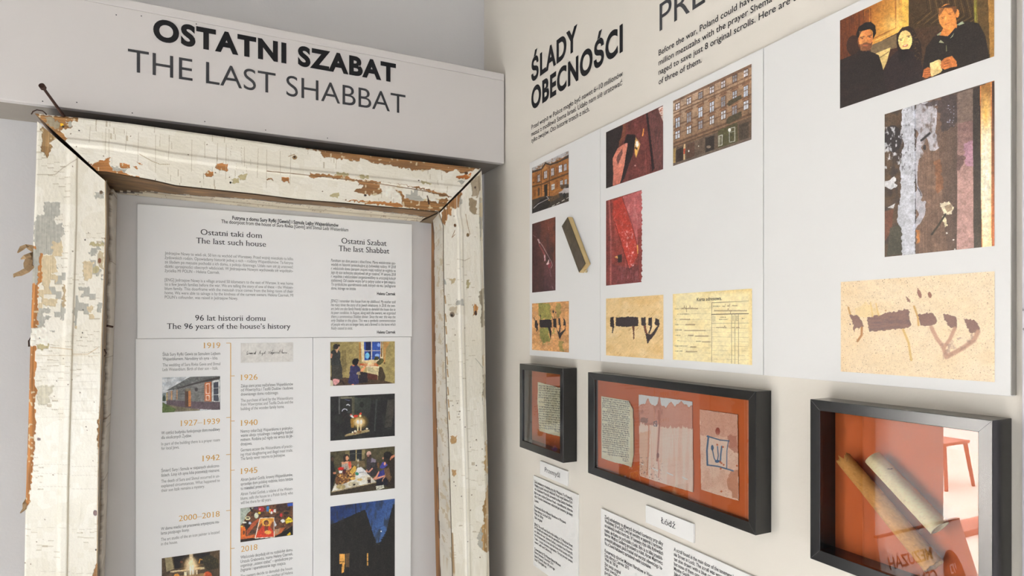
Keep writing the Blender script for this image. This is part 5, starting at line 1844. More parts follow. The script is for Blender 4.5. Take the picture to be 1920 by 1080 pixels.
def pic_group(X, Y):
    p = Pic(X, Y, (60, 34, 24))
    p.grad(50, 300, 420, 200, (92, 44, 20), (130, 66, 24), pts=[(50, 195), (460, 0), (290, 560), (50, 590)])
    p.mott(20, 200, (70, 34, 20), .6, .5)
    p.grad(300, 100, 650, 260, (150, 84, 26), (236, 180, 84), pts=[(280, 90), (460, -60), (720, -60), (715, 260), (360, 440), (300, 300)])
    p.poly([(290, 110), (330, 90), (330, 240), (290, 220)], (104, 52, 22), .7)
    p.line([(345, 80), (352, 250)], 8, (110, 58, 22))
    p.line([(585, 0), (588, 270), (380, 370)], 9, (150, 86, 32))
    p.line([(605, 0), (610, 285), (390, 392)], 5, (240, 196, 110))
    p.poly([(650, 0), (715, 0), (715, 258), (655, 270)], (232, 178, 76))
    p.glow(560, 230, 130, 110, (252, 206, 120), .7)
    p.poly([(345, 440), (600, 330), (600, 460), (350, 520)], (110, 90, 62))
    p.poly([(385, 520), (540, 455), (505, 590), (462, 690)], (206, 176, 110))
    p.line([(430, 560), (520, 500)], 8, (120, 96, 56))
    # curtain
    p.poly([(712, -40), (1340, -60), (1345, 230), (1000, 300), (716, 440)], (62, 44, 24))
    for k in range(16):
        p.line([(880 + k * 30, -20), (840 + k * 32 + 60, 110 + k * 4), (760 + k * 34, 230)], 7, (104, 78, 40) if k % 2 else (40, 28, 16), .75)
    p.poly([(712, 280), (1000, 250), (940, 400), (850, 640), (780, 500)], (66, 44, 28))
    p.poly([(1338, -40), (1372, -40), (1380, 230), (1345, 240)], (112, 96, 36))
    p.line([(1352, -20), (1356, 200)], 8, (150, 150, 60))
    p.poly([(1372, -40), (1480, -40), (1500, 560), (1440, 500), (1380, 240)], (84, 62, 30))
    p.poly([(1478, -40), (1540, -40), (1540, 550), (1498, 560)], (156, 112, 52))
    # left man
    p.ell(185, 440, 70, 100, (40, 24, 18), .85)
    p.poly([(50, 580), (200, 520), (235, 480), (330, 490), (425, 530), (455, 620), (480, 720), (520, 900), (50, 1060)], (34, 25, 23))
    p.ell(300, 385, 68, 108, (206, 124, 62))
    p.poly([(230, 380), (236, 300), (220, 400), (238, 470)], (120, 66, 34))
    p.poly([(206, 330), (230, 260), (300, 215), (350, 210), (392, 245), (400, 320), (370, 380), (366, 300), (340, 280), (262, 300), (232, 360), (216, 370)], (26, 20, 18))
    p.poly([(232, 430), (262, 425), (300, 405), (345, 420), (366, 400), (352, 460), (320, 490), (270, 496), (240, 470)], (84, 46, 28))
    p.ell(296, 438, 26, 8, (160, 74, 50))
    p.line([(246, 362), (284, 352)], 9, (50, 28, 18))
    p.line([(318, 350), (356, 338)], 9, (50, 28, 18))
    p.ell(266, 370, 13, 6, (44, 26, 20))
    p.ell(338, 356, 13, 6, (44, 26, 20))
    p.line([(298, 360), (300, 404)], 9, (232, 160, 90), .7)
    p.grad(240, 400, 360, 400, (240, 170, 100), (120, 66, 36), .35, pts=[(236, 300), (366, 300), (350, 480), (250, 490)])
    # woman
    p.poly([(470, 700), (530, 560), (600, 490), (760, 490), (830, 580), (860, 760), (870, 780), (500, 900)], (38, 27, 27))
    p.poly([(598, 330), (650, 265), (710, 250), (760, 280), (830, 420), (845, 560), (800, 600), (750, 480), (610, 490), (596, 420)], (38, 26, 20))
    p.mott(13, 13, (104, 70, 42), .8, .55, seed=12, pts=[(740, 280), (800, 360), (845, 560), (790, 600), (745, 470)])
    p.ell(680, 390, 66, 98, (246, 206, 128))
    p.poly([(606, 380), (625, 310), (690, 290), (746, 330), (720, 270), (640, 280), (600, 340)], (44, 28, 20))
    p.line([(622, 378), (658, 366)], 6, (110, 66, 36))
    p.line([(694, 350), (732, 340)], 6, (110, 66, 36))
    p.ell(640, 386, 13, 5, (90, 54, 34))
    p.ell(714, 356, 13, 5, (90, 54, 34))
    p.line([(672, 380), (668, 408)], 7, (220, 160, 84))
    p.ell(682, 440, 28, 11, (206, 104, 70), ang=-.3)
    p.ell(682, 437, 17, 4, (250, 230, 190), ang=-.3)
    p.poly([(610, 480), (720, 470), (760, 560), (620, 600)], (30, 22, 22))
    # right man
    p.poly([(850, 640), (880, 460), (950, 360), (1030, 290), (1180, 215), (1290, 205), (1390, 225), (1450, 340), (1485, 500), (1490, 570), (870, 760)], (36, 28, 24))
    p.poly([(1060, 250), (1170, 180), (1180, 260), (1100, 350), (1010, 340)], (206, 124, 56))
    p.ell(1086, 160, 84, 122, (222, 138, 62))
    p.ell(1182, 130, 18, 40, (214, 128, 60))
    p.poly([(1000, 120), (1020, 70), (1090, 40), (1150, 50), (1180, 100), (1160, 140), (1130, 80), (1060, 78), (1008, 160)], (64, 42, 28))
    p.line([(1030, 168), (1062, 160)], 7, (120, 66, 30))
    p.line([(1090, 134), (1130, 122)], 7, (120, 66, 30))
    p.ell(1045, 176, 14, 5, (90, 48, 26))
    p.ell(1112, 140, 14, 5, (90, 48, 26))
    p.line([(1070, 160), (1072, 190)], 13, (240, 160, 84))
    p.ell(1086, 228, 26, 6, (150, 78, 44), ang=-.35)
    p.grad(1010, 200, 1170, 130, (244, 164, 86), (176, 100, 44), .4, pts=[(1000, 80), (1170, 60), (1170, 230), (1080, 285), (1010, 230)])
    p.poly([(1010, 345), (1090, 350), (1170, 260), (1150, 380), (1080, 400)], (30, 24, 24))
    p.poly([(985, 335), (1024, 306), (1022, 330), (995, 345)], (150, 150, 116))
    p.poly([(1176, 240), (1230, 205), (1248, 225), (1200, 244)], (150, 160, 130))
    p.poly([(1110, 375), (1150, 318), (1140, 350)], (150, 150, 120))
    p.poly([(1005, 410), (1020, 384), (1055, 414)], (166, 166, 130))
    p.line([(1076, 440), (1078, 492)], 7, (120, 116, 84))
    p.poly([(1020, 600), (1060, 560), (1130, 540), (1172, 590), (1180, 640), (1120, 650), (1060, 670), (1022, 650)], (196, 112, 54))
    for k in range(3):
        p.line([(1046, 600 + k * 24), (1110, 575 + k * 26)], 5, (120, 60, 28))
    p.poly([(846, 740), (860, 670), (900, 646), (930, 660), (935, 730), (880, 755)], (186, 104, 52))
    for k in range(3):
        p.line([(866, 680 + k * 22), (926, 672 + k * 22)], 5, (112, 56, 28))
    p.poly([(918, 610), (1000, 574), (1022, 580), (1036, 680), (1020, 700), (935, 740), (926, 720)], (242, 208, 140))
    p.mott(26, 26, (226, 186, 112), .6, .5, seed=8, pts=[(918, 610), (1020, 574), (1036, 690), (930, 740)])
    p.poly([(1020, 620), (1050, 600), (1056, 640), (1026, 660)], (190, 106, 52))
    p.mott(90, 60, (46, 30, 28), .5, .5, seed=19, pts=[(50, 640), (850, 640), (850, 800), (50, 1050)])
    return p.grain(8)


def pic_doorpost(X, Y):
    p = Pic(X, Y, (78, 64, 56))
    p.poly([(25, 200), (135, 165), (140, 1050), (25, 1060)], (84, 66, 50))
    p.mott(40, 60, (54, 44, 40), .8, .5, pts=[(25, 200), (135, 165), (140, 1050), (25, 1060)])
    p.ell(75, 350, 56, 80, (44, 38, 38))
    p.mott(16, 26, (206, 206, 210), .9, .57, seed=3, k=8, pts=[(25, 280), (130, 280), (120, 500), (25, 540)])
    p.poly([(30, 600), (90, 580), (95, 640), (60, 660), (30, 640)], (206, 204, 204), rag=9)
    p.poly([(45, 760), (90, 735), (80, 765)], (210, 208, 206))
    p.poly([(28, 780), (80, 770), (70, 900), (28, 960)], (104, 66, 50))
    p.poly([(60, 880), (130, 860), (130, 1040), (40, 1050)], (70, 66, 54))
    g = (196, 196, 202)
    p.poly([(135, 165), (208, 148), (212, 1040), (130, 1045), (126, 880), (100, 850), (120, 700), (125, 620), (118, 520), (140, 380), (125, 280)], g, rag=6)
    p.mott(24, 40, (170, 170, 178), .6, .52, seed=9, pts=[(130, 165), (208, 148), (212, 600), (120, 600)])
    p.mott(7, 18, (110, 106, 110), .8, .66, seed=10, k=8, pts=[(130, 165), (208, 148), (208, 560), (125, 560)])
    p.line([(208, 150), (210, 600), (212, 1045)], 4, (40, 36, 36))
    w = [(215, 146), (460, 78), (456, 1015), (214, 1040)]
    p.poly(w, (118, 92, 76))
    gr = vnoise(X / 3.5, Y / 160, 4)
    p.put(inside(X, Y, w) & (gr > .6), (94, 74, 62), .6)
    p.grad(300, 0, 460, 0, (118, 92, 76), (70, 58, 52), .7, pts=[(320, 100), (460, 78), (456, 1015), (400, 1020)])
    p.poly([(212, 146), (340, 118), (330, 300), (360, 420), (300, 420), (280, 340), (240, 470), (222, 640), (270, 780), (240, 860), (214, 900)], (196, 198, 210), .75, rag=20)
    p.mott(14, 30, (104, 86, 76), .8, .52, seed=18, pts=[(240, 150), (345, 120), (360, 420), (240, 460)])
    p.poly([(228, 150), (460, 78), (458, 250), (380, 320), (340, 150)], (66, 56, 56), .8, rag=10)
    p.mott(8, 8, (190, 196, 220), .9, .66, seed=28, k=9, pts=[(400, 150), (445, 150), (440, 280), (400, 280)])
    p.poly([(320, 480), (360, 470), (380, 640), (340, 680)], (140, 88, 56), .6, rag=8)
    p.poly([(216, 900), (236, 890), (240, 960), (218, 975)], (176, 112, 60), .9, rag=6)
    p.poly([(355, 735), (410, 722), (440, 760), (425, 800), (380, 800)], (220, 206, 176), rag=4)
    p.poly([(382, 752), (425, 735), (432, 772), (400, 790)], (150, 124, 98), .8)
    p.poly([(366, 812), (385, 805), (404, 868), (388, 880)], (214, 200, 164), rag=4)
    p.line([(390, 800), (345, 870), (308, 920)], 11, (52, 46, 36))
    p.line([(246, 360), (296, 318)], 13, (44, 40, 40))
    p.ell(266, 402, 9, 16, (46, 40, 40))
    p.line([(222, 640), (240, 668), (246, 690)], 5, (50, 44, 46))
    for x, y in ((438, 952), (446, 1008), (398, 912)):
        p.ell(x, y, 5, 5, (214, 208, 198))
    p.grad(0, 80, 0, 1000, (110, 92, 82), (140, 112, 100), pts=[(460, 80), (552, 50), (558, 1000), (458, 1012)])
    p.grad(0, 250, 0, 600, (120, 90, 86), (182, 142, 134), .85, pts=[(462, 260), (552, 240), (558, 1000), (458, 1012)])
    p.poly([(500, 380), (552, 360), (556, 520), (510, 520)], (168, 124, 142), .8, rag=8)
    p.poly([(456, 440), (510, 460), (475, 540), (456, 540)], (96, 74, 68), .8, rag=6)
    p.grad(0, 60, 0, 1000, (46, 38, 34), (76, 68, 58), pts=[(552, 52), (600, 34), (604, 850), (610, 1000), (558, 1003)])
    p.poly([(596, 36), (690, 0), (690, 1000), (605, 1000)], (196, 120, 60))
    p.grad(0, 30, 0, 330, (140, 92, 40), (250, 226, 170), pts=[(602, 34), (660, 14), (664, 1000), (610, 1000), (600, 600)])
    p.glow(632, 560, 34, 460, (255, 246, 220), .95, .5)
    p.glow(630, 200, 28, 130, (230, 160, 50), .7, .8)
    p.poly([(664, 12), (690, 2), (690, 995), (668, 1000)], (120, 74, 46))
    p.grad(0, 100, 0, 900, (66, 44, 34), (190, 110, 70), pts=[(668, 12), (690, 2), (690, 995), (670, 1000)])
    return p.grain(9)


def pic_shaddai_large(X, Y):
    p = Pic(X, Y, (232, 210, 176))
    p.mott(200, 120, (226, 198, 156), .7, .5)
    p.mott(260, 160, (238, 220, 194), .7, .55, seed=4)
    p.grad(55, 500, 500, 500, (226, 196, 152), (232, 210, 176), .5)
    sp = hash2(np.floor(X / 6), np.floor(Y / 6), 5)
    p.put(sp > .93, (204, 170, 130), .7)
    p.put(sp > .988, (150, 120, 92), .8)
    p.poly([(170, 380), (330, 330), (420, 440), (300, 470), (200, 450)], (226, 196, 130), .45, rag=20)
    k = (126, 96, 86)
    t_ = (186, 140, 84)
    p.line([(126, 375), (140, 430), (168, 480)], 16, t_)
    p.poly([(140, 445), (210, 448), (255, 500), (262, 560), (200, 566), (175, 605), (168, 520)], k, rag=8)
    p.line([(250, 560), (248, 630), (210, 685)], 20, (168, 116, 70))
    p.poly([(296, 470), (440, 436), (600, 405), (680, 390), (700, 545), (640, 572), (480, 584), (320, 600)], k, rag=8)
    p.mott(80, 16, (96, 78, 76), .7, .5, seed=6, pts=[(296, 470), (680, 390), (700, 545), (320, 600)])
    p.line([(630, 580), (680, 700), (705, 860)], 20, (206, 166, 96), .85)
    p.line([(330, 330), (350, 460)], 12, (220, 184, 116), .8)
    p.line([(380, 340), (404, 450)], 12, (214, 176, 110), .8)
    p.line([(730, 365), (765, 460), (772, 540)], 17, (200, 156, 92))
    p.poly([(765, 440), (850, 425), (915, 430), (945, 500), (925, 530), (860, 548), (790, 540)], k, rag=8)
    p.poly([(1000, 440), (1060, 440), (1110, 460), (1132, 520), (1120, 580), (1060, 555), (1020, 500)], k, rag=8)
    p.poly([(1196, 475), (1280, 490), (1320, 520), (1336, 580), (1310, 620), (1240, 605), (1210, 540)], k, rag=8)
    w = (182, 142, 118)
    p.line([(890, 560), (940, 660), (1000, 740), (1025, 830)], 36, w)
    p.line([(1105, 570), (1060, 670), (1010, 740)], 34, w)
    p.line([(1320, 600), (1280, 680), (1180, 750), (1030, 830)], 42, w)
    p.mott(30, 30, (140, 108, 96), .6, .5, seed=16, pts=[(960, 700), (1330, 600), (1330, 660), (1040, 850), (1000, 850)])
    p.poly([(655, 270), (690, 300), (695, 335), (668, 320)], (136, 100, 84), rag=4)
    p.ell(780, 250, 17, 42, (140, 98, 84), ang=-.3)
    p.ell(876, 260, 17, 28, (140, 98, 80), ang=-.2)
    p.line([(764, 200), (776, 240)], 9, (150, 104, 86))
    p.ell(142, 530, 8, 6, (110, 90, 84))
    p.ell(470, 405, 9, 9, (196, 152, 110))
    return p.grain(6)


OFF = RT_ + .0003
a, b, c = panels
nm = 'printed_photograph'
picture(nm, 'R', OFF, 997.5, 1066.5, 315, 400.6, (985, 275, 8), pic_street, a, k=1.03, label='photograph of a brown two-storey house with parked cars', step=.6)
picture(nm, 'R', OFF, 997.7, 1041.5, 420, 548.8, (985, 400, 7.2), pic_redwood_small, a, k=1.03, label='dark red wood print with a scratched slot', step=.6)
picture(nm, 'R', OFF, 997.6, 1066.7, 569.2, 656, (985, 555, 9.39), pic_shaddai_green, a, k=1.03, label='orange and green print with black brushed letters', step=.6)
picture(nm, 'R', OFF, 1136.3, 1243.3, 248.2, 353.4, (1125, 190, 6.353), pic_hand, b, k=1.03, label='photograph of a hand holding a dark strip against red wood')
picture(nm, 'R', OFF, 1262, 1409, 189.4, 311.3, (1250, 110, 5.141), pic_facade, b, k=1.03, label='photograph of a brown tenement facade')
picture(nm, 'R', OFF, 1136.3, 1204.8, 376.7, 535.7, (960, 270, 4), pic_redwood, b, k=1.03, label='bright red wood print with a ragged right edge', mask=lambda X, Y: X < 976 + (vnoise(Y / 14, X * 0, 3) - .5) * 12)
picture(nm, 'R', OFF, 1136.3, 1243.8, 560, 666.2, (960, 540, 4), pic_shaddai_mid, b, k=1.03, label='ochre print with bold black letters', tex=.09)
card = picture('printed_card', 'R', OFF, 1261.7, 1410, 551.3, 674.3, (1255, 535, 6.75), pic_card, b, k=1.03, label='yellowed printed address card', step=.6, tex=.12)
picture(nm, 'R', OFF, 1575, 1864, 38.5, 203.7, (1565, 0, 5.142), pic_group, c, k=1.03, label='warm dark photograph of three people, one holding a sheet')
picture(nm, 'R', OFF, 1658.7, 1864.5, 214.5, 482, (1650, 150, 3.177), pic_doorpost, c, k=1.03, label='photograph of a weathered doorpost with a nail')
picture(nm, 'R', OFF, 1576.5, 1865, 528.7, 696.5, (1565, 500, 4.91), pic_shaddai_large, c, k=1.03, label='pale sand print with large brown letters', tex=.07)
t = Text('R', OFF + .0003)
t.add('Karta adresowa.', 1306.6, 564.8, 1353.4, 6.4, serif=True, weight=.012)
t.build('card_title', INK_SOFT, b)

# brass case with a dark stone face, leaning to the right
BRASS = mat('brass', (0.72, 0.55, 0.28), 0.3, metal=1.0, var=0.08, vscale=60)
STONE = mat('mottled_stone', (0.062, 0.045, 0.026), 0.35, var=0.9, vscale=75, bump=0.2, bscale=200)
MO = RT_ + 0.0125                              # its front face


def P3R(px, py, off):
    y, z = PR(px, py, off)
    return Vector((-off, y, z))


cA, cB = P3R(1064.3 - 6, 415, MO), P3R(1092.5, 505.5, MO)
tl, trr = P3R(1052.3, 423.5, MO), P3R(1064.3, 406.8, MO)
bl, br = P3R(1085, 511, MO), P3R(1098, 495, MO)
# true rectangle through the measured corners
mid_t, mid_b = (tl + trr) / 2, (bl + br) / 2
ax = (mid_b - mid_t)
ln = ax.length
ax.normalize()
side = Vector((-1, 0, 0)).cross(ax).normalized()
hw = (abs((trr - tl).dot(side)) + abs((br - bl).dot(side))) / 4
mz = thing('mezuzah', tuple((mid_t + mid_b) / 2 * 1.0), label='slim brass case with a dark stone face on the narrow corner panel', cat='mezuzah')


def slab(name, o0, o1, w, l0, l1, m, parent, bev=.0006, **k):
    base = Vector((0, mid_t.y, mid_t.z))
    V = []
    for off in (o0, o1):
        for (s_, q) in ((-w, l0), (w, l0), (w, l1), (-w, l1)):
            p = base + side * s_ + ax * q
            V.append((-off, p.y, p.z))
    return bevel(mesh(name, V, BOXF, m, parent, **k), bev)


slab('brass_body', RT_ + .0002, MO - .0012, hw, 0, ln, BRASS, mz, label='pale brass body')
slab('stone_face', MO - .0013, MO, hw - .0006, .0006, ln - .0006, STONE, mz, label='dark brown stone face')
e = P3R(1097.5, 506.5, RT_ + .005)
ring = []
for i in range(17):
    w = 2 * math.pi * i / 16
    ring.append(e + ax * (.0022 + .0028 * math.cos(w)) + Vector((1, 0, 0)) * (.0028 * math.sin(w)))
v, f = tube_vf(ring, .0011, 8, cap=False)
mesh('ring', v, f, BRASS, mz, smooth=True)
# ------------------------------------------------------------------ shadow boxes
BLACKF = mat('black_lacquer', (0.007, 0.007, 0.0075), 0.2, spec=0.5)
RUSTB = mat('rust_backing', (0.47, 0.096, 0.022), 0.75, spec=0.2, var=0.06, vscale=25)
GLASS = bpy.data.materials.new('picture_glass')
GLASS.use_nodes = True
nt = GLASS.node_tree
nt.nodes.clear()
out = nt.nodes.new('ShaderNodeOutputMaterial')
mx = nt.nodes.new('ShaderNodeMixShader')
tr = nt.nodes.new('ShaderNodeBsdfTransparent')
tr.inputs[0].default_value = (0.97, 0.975, 0.97, 1)
gl = nt.nodes.new('ShaderNodeBsdfGlossy')
gl.inputs['Roughness'].default_value = 0.0
fr = nt.nodes.new('ShaderNodeFresnel')
fr.inputs['IOR'].default_value = 1.5
mul = nt.nodes.new('ShaderNodeMath')
mul.operation = 'MULTIPLY'
mul.inputs[1].default_value = 1.85            # two faces of the pane
mul.use_clamp = True
nt.links.new(fr.outputs[0], mul.inputs[0])
nt.links.new(mul.outputs[0], mx.inputs[0])
nt.links.new(tr.outputs[0], mx.inputs[1])
nt.links.new(gl.outputs[0], mx.inputs[2])
nt.links.new(mx.outputs[0], out.inputs[0])


def shadow_box(corners, inner, depth, back, label, z_bot=None):
    """corners/inner: photo points TL,TR,BL(,BR) of the front rim and of its opening"""
    def rect(c):
        q = [PR(x, y, depth) for x, y in c]
        yl = np.mean([q[0][0], q[2][0]])
        yr = np.mean([q[1][0]] + ([q[3][0]] if len(q) > 3 else []))
        zt = np.mean([q[0][1], q[1][1]])
        zb = np.mean([q[2][1]] + ([q[3][1]] if len(q) > 3 else []))
        return yl, yr, zt, zb
    yl, yr, zt, zb = rect(corners)
    il, ir, it, ib = rect(inner)
    root = thing('shadow_box', (0, (yl + yr) / 2, (zt + zb) / 2), label=label, cat='picture frame', group='black shadow boxes under the exhibit panels')
    V, Fc = [], []
    o = [(yl, zt), (yr, zt), (yr, zb), (yl, zb)]
    i = [(il, it), (ir, it), (ir, ib), (il, ib)]
    for ring, xx in ((o, -0.0006), (o, -depth), (i, -depth), (i, -0.0008)):
        V += [(xx, p[0], p[1]) for p in ring]
    for a in range(3):
        for j in range(4):
            k = (j + 1) % 4
            Fc.append((a * 4 + j, a * 4 + k, a * 4 + 4 + k, a * 4 + 4 + j))
    fo = mesh('frame', V, Fc, BLACKF, root)
    bevel(fo, .0005, 2)
    # mitre lines at the corners
    for (a_, b_) in zip(o, i):
        A, B = np.array(a_), np.array(b_)
        d = (B - A) / np.hypot(*(B - A))
        n = np.array([-d[1], d[0]]) * .00012
        A2, B2 = A + d * .0012, B - d * .0008
        mv = [(-depth - .0001, *(A2 - n)), (-depth - .0001, *(B2 - n)), (-depth - .0001, *(B2 + n)), (-depth - .0001, *(A2 + n))]
        mesh('mitre_joint', mv, [(0, 1, 2, 3)], mat('mitre_grey', (0.10, 0.10, 0.10), 0.6), fo)
    box('backing_board', -back, -0.0012, ir, il, ib, it, RUSTB, root, label='rust orange backing board')
    box('glass', -depth + .003, -depth + .0045, ir + .0001, il - .0001, ib + .0001, it - .0001, GLASS, root)
    # single-surface pane: keep only its outer face
    g = root.children[-1]
    bm = bmesh.new()
    bm.from_mesh(g.data)
    bmesh.ops.delete(bm, geom=[f_ for f_ in bm.faces if f_.normal.x > -0.9], context='FACES')
    bm.to_mesh(g.data)
    bm.free()
    return root


D1, D2, D3 = 0.034, 0.030, 0.034
B1, B2, B3 = 0.008, 0.0215, 0.006
shadow_box([(973.7, 681), (1055, 691.3), (975, 837.8), (1056.5, 869)], [(978, 693), (1049, 702), (980, 828), (1050.7, 849)], D1, B1, 'small portrait shadow box nearest the corner, holding a parchment strip')
shadow_box([(1101, 699.5), (1415.5, 731.2), (1103.7, 888.7), (1418.7, 1002.3)], [(1113, 714), (1402, 747.5), (1115, 879), (1404.5, 975)], D2, B2, 'wide landscape shadow box holding three old documents')
shadow_box([(1518, 748), (1861, 788.7), (1520, 1047.5)], [(1536, 771), (1834, 808.5), (1538.7, 1032.5)], D3, B3, 'deep shadow box at the lower right holding two rolled scrolls')

# ------------------------------------------------------------------ the documents inside
def hebrew_rows(p, x0, x1, y0, y1, n, slope, c, h, seed):
    r = random.Random(seed)
    for k in range(n):
        y = y0 + (y1 - y0) * k / (n - 1)
        x = x0 + r.random() * 3
        xe = x1 - r.random() * 6
        if r.random() < .12:
            x += (x1 - x0) * .2
        while x < xe:
            w = h * (.55 + .5 * r.random())
            yy = y + slope * (x - x0)
            q = r.random()
            p.line([(x, yy - h * .42), (x + w, yy - h * .38)], h * .26, c)
            if q < .75:
                p.line([(x + w, yy - h * .4), (x + w * .95, yy + h * .4)], h * .2, c)
            if q > .5:
                p.line([(x + w * .1, yy - h * .4), (x, yy + h * .4)], h * .16, c)
            if q > .8:
                p.line([(x, yy + h * .4), (x + w, yy + h * .42)], h * .22, c)
            x += w + h * (.28 if r.random() < .8 else .75)


def pic_parch_small(X, Y):                      # crop (960,660,4.5)
    p = Pic(X, Y, (222, 214, 186))
    p.mott(50, 60, (206, 196, 160), .6, .5)
    hebrew_rows(p, 226, 440, 285, 640, 19, .10, (44, 40, 36), 11, 3)
    hebrew_rows(p, 360, 440, 652, 670, 2, .1, (44, 40, 36), 11, 5)
    return p.grain(5)


def pic_parch(X, Y):                            # crop (1110,700,4.155)
    p = Pic(X, Y, (224, 216, 194))
    p.mott(60, 60, (208, 200, 174), .6, .5)
    hebrew_rows(p, 82, 286, 198, 628, 27, .14, (46, 42, 40), 10, 4)
    hebrew_rows(p, 236, 286, 668, 680, 2, .14, (46, 42, 40), 9, 6)
    p.poly([(290, 215), (330, 280), (330, 700), (300, 735), (300, 300)], (214, 200, 164), .7)
    return p.grain(4)


def pic_stained(X, Y):
    p = Pic(X, Y, (226, 198, 184))
    p.mott(30, 260, (214, 176, 158), .7, .5)
    p.mott(16, 300, (206, 160, 138), .5, .6, seed=6)
    e1 = 250 + 22 * (fbm(X / 18, X * 0, 5) - .5) * 2 - 55 * np.exp(-((X - 438) / 18) ** 2) - 75 * np.exp(-((X - 526) / 12) ** 2) - 40 * np.exp(-((X - 618) / 16) ** 2) - 36 * np.exp(-((X - 690) / 30) ** 2) + (X - 365) * .02
    e2 = 395 + 26 * (fbm(X / 12, X * 0, 9) - .5) * 2 + (X - 365) * .08
    st = (Y > e1) & (Y < e2)
    p.put(st, (178, 118, 100), .8)
    p.mott(26, 50, (146, 92, 80), .7, .5, seed=12, pts=[(365, 180), (560, 200), (560, 400), (365, 400)])
    p.put(Y < e1, (240, 238, 234), .97)
    p.put(np.abs(Y - e1 - 4) < 5, (168, 104, 84), .55)
    p.poly([(365, 470), (455, 440), (440, 700), (430, 810), (375, 800)], (196, 148, 116), .5, rag=8)
    p.line([(444, 400), (440, 600), (430, 790)], 9, (184, 112, 82), .8)
    p.line([(520, 290), (526, 400), (516, 560), (508, 680)], 13, (152, 88, 72), .85)
    p.line([(516, 660), (522, 760), (518, 810)], 9, (186, 116, 92), .7)
    p.ell(514, 640, 10, 22, (110, 58, 52), .9)
    p.mott(9, 9, (110, 72, 66), .7, .66, seed=22, k=8, pts=[(370, 640), (560, 680), (560, 840), (375, 800)])
    p.poly([(380, 345), (440, 350), (430, 392), (380, 385)], (120, 90, 86), .7, rag=6)
    p.line([(482, 378), (504, 372), (506, 412), (484, 410), (482, 378)], 5, (60, 60, 80))
    p.line([(490, 384), (498, 404)], 5, (60, 60, 80))
    for pts in ([(472, 738), (490, 750), (512, 758)], [(586, 774), (606, 784), (630, 794)], [(706, 808), (724, 820), (742, 826)], [(388, 706), (400, 712)]):
        p.line(pts, 7, (250, 246, 240))
    return p.grain(5)


def pic_shin(X, Y):
    p = Pic(X, Y, (222, 186, 166))
    p.mott(60, 70, (204, 160, 138), .7, .5)
    p.poly([(838, 280), (1135, 320), (1140, 600), (1060, 560), (1060, 500), (850, 480)], (188, 132, 112), .6, rag=16)
    p.poly([(1060, 480), (1135, 480), (1140, 620), (1080, 600)], (158, 96, 80), .6, rag=12)
    p.poly([(1050, 800), (1140, 740), (1145, 990), (1090, 960)], (170, 108, 80), .7, rag=16)
    p.mott(5, 5, (170, 116, 96), .6, .6, seed=6)
    p.ell(980, 452, 18, 30, (132, 50, 36), .9)
    p.glow(976, 480, 50, 40, (214, 176, 156), .5)
    p.poly([(905, 500), (1060, 530), (1050, 735), (905, 715)], (226, 202, 188), .6)
    bl = (58, 88, 122)
    p.line([(900, 490), (908, 492), (896, 600), (900, 714)], 13, bl, .95)
    p.line([(900, 490), (1000, 520), (1068, 526)], 9, bl, .95)
    p.line([(1064, 526), (1052, 600), (1050, 740)], 7, bl, .9)
    p.line([(900, 714), (980, 724), (1070, 750), (1100, 760)], 10, bl, .95)
    p.ell(938, 580, 11, 22, bl, .9)
    p.line([(938, 590), (952, 660), (968, 688), (1000, 680)], 8, bl, .9)
    p.line([(978, 570), (985, 640), (976, 690)], 8, bl, .9)
    p.line([(1012, 570), (1004, 630), (1000, 690)], 12, bl, .9)
    p.ell(976, 685, 18, 12, bl, .9)
    for x, y in ((976, 556), (1022, 574), (1010, 700), (1026, 712), (1000, 690), (1004, 742), (1130, 720), (1008, 920)):
        p.ell(x, y, 8, 8, (178, 82, 44), .8)
    return p.grain(6)


def paper(name, off, quad, crop, paint, label, step=.6, curl=0.0, group=None, notch=None, backc=None):
    """a loose sheet: its outline in photo points, lying on the backing"""
    q = [PR(x, y, off) for x, y in quad]
    q = np.array(q)
    y0, y1, z0, z1 = q[:, 0].min(), q[:, 0].max(), q[:, 1].min(), q[:, 1].max()
    px0, px1 = min(x for x, _ in quad), max(x for x, _ in quad)
    py0, py1 = min(y for _, y in quad), max(y for _, y in quad)
    nu, nv = int((px1 - px0) / step) + 2, int((py1 - py0) / step) + 2
    A = np.linspace(y1, y0, nu)[:, None].repeat(nv, 1).ravel()
    Z = np.linspace(z0, z1, nv)[None, :].repeat(nu, 0).ravel()
    keep = inside(A, Z, q)
    O = off + curl * (fbm((A - y0) * 30, (Z - z0) * 22, 4) - .3)
    V = np.stack([-O, A, Z], 1)
    px, py = project(V[:, 0], V[:, 1], V[:, 2])
    pic = paint((px - crop[0]) * crop[2], (py - crop[1]) * crop[2])
    Fq = grid_faces(nu, nv)
    Fq = Fq[keep[Fq].any(1)]
    used = np.unique(Fq)
    rm = -np.ones(len(V), int)
    rm[used] = np.arange(len(used))
    # pull stray border points on to the outline box
    o = np_mesh(name, V[used], rm[Fq], print_mat('old_paper', .75, .2), None, smooth=True, label=label, cat='document', group=group)
    set_pigment(o, ink(pic.C[used], 1.25))
    md = o.modifiers.new('sheet', 'SOLIDIFY')
    md.thickness = 0.0004
    md.offset = 0
    return o


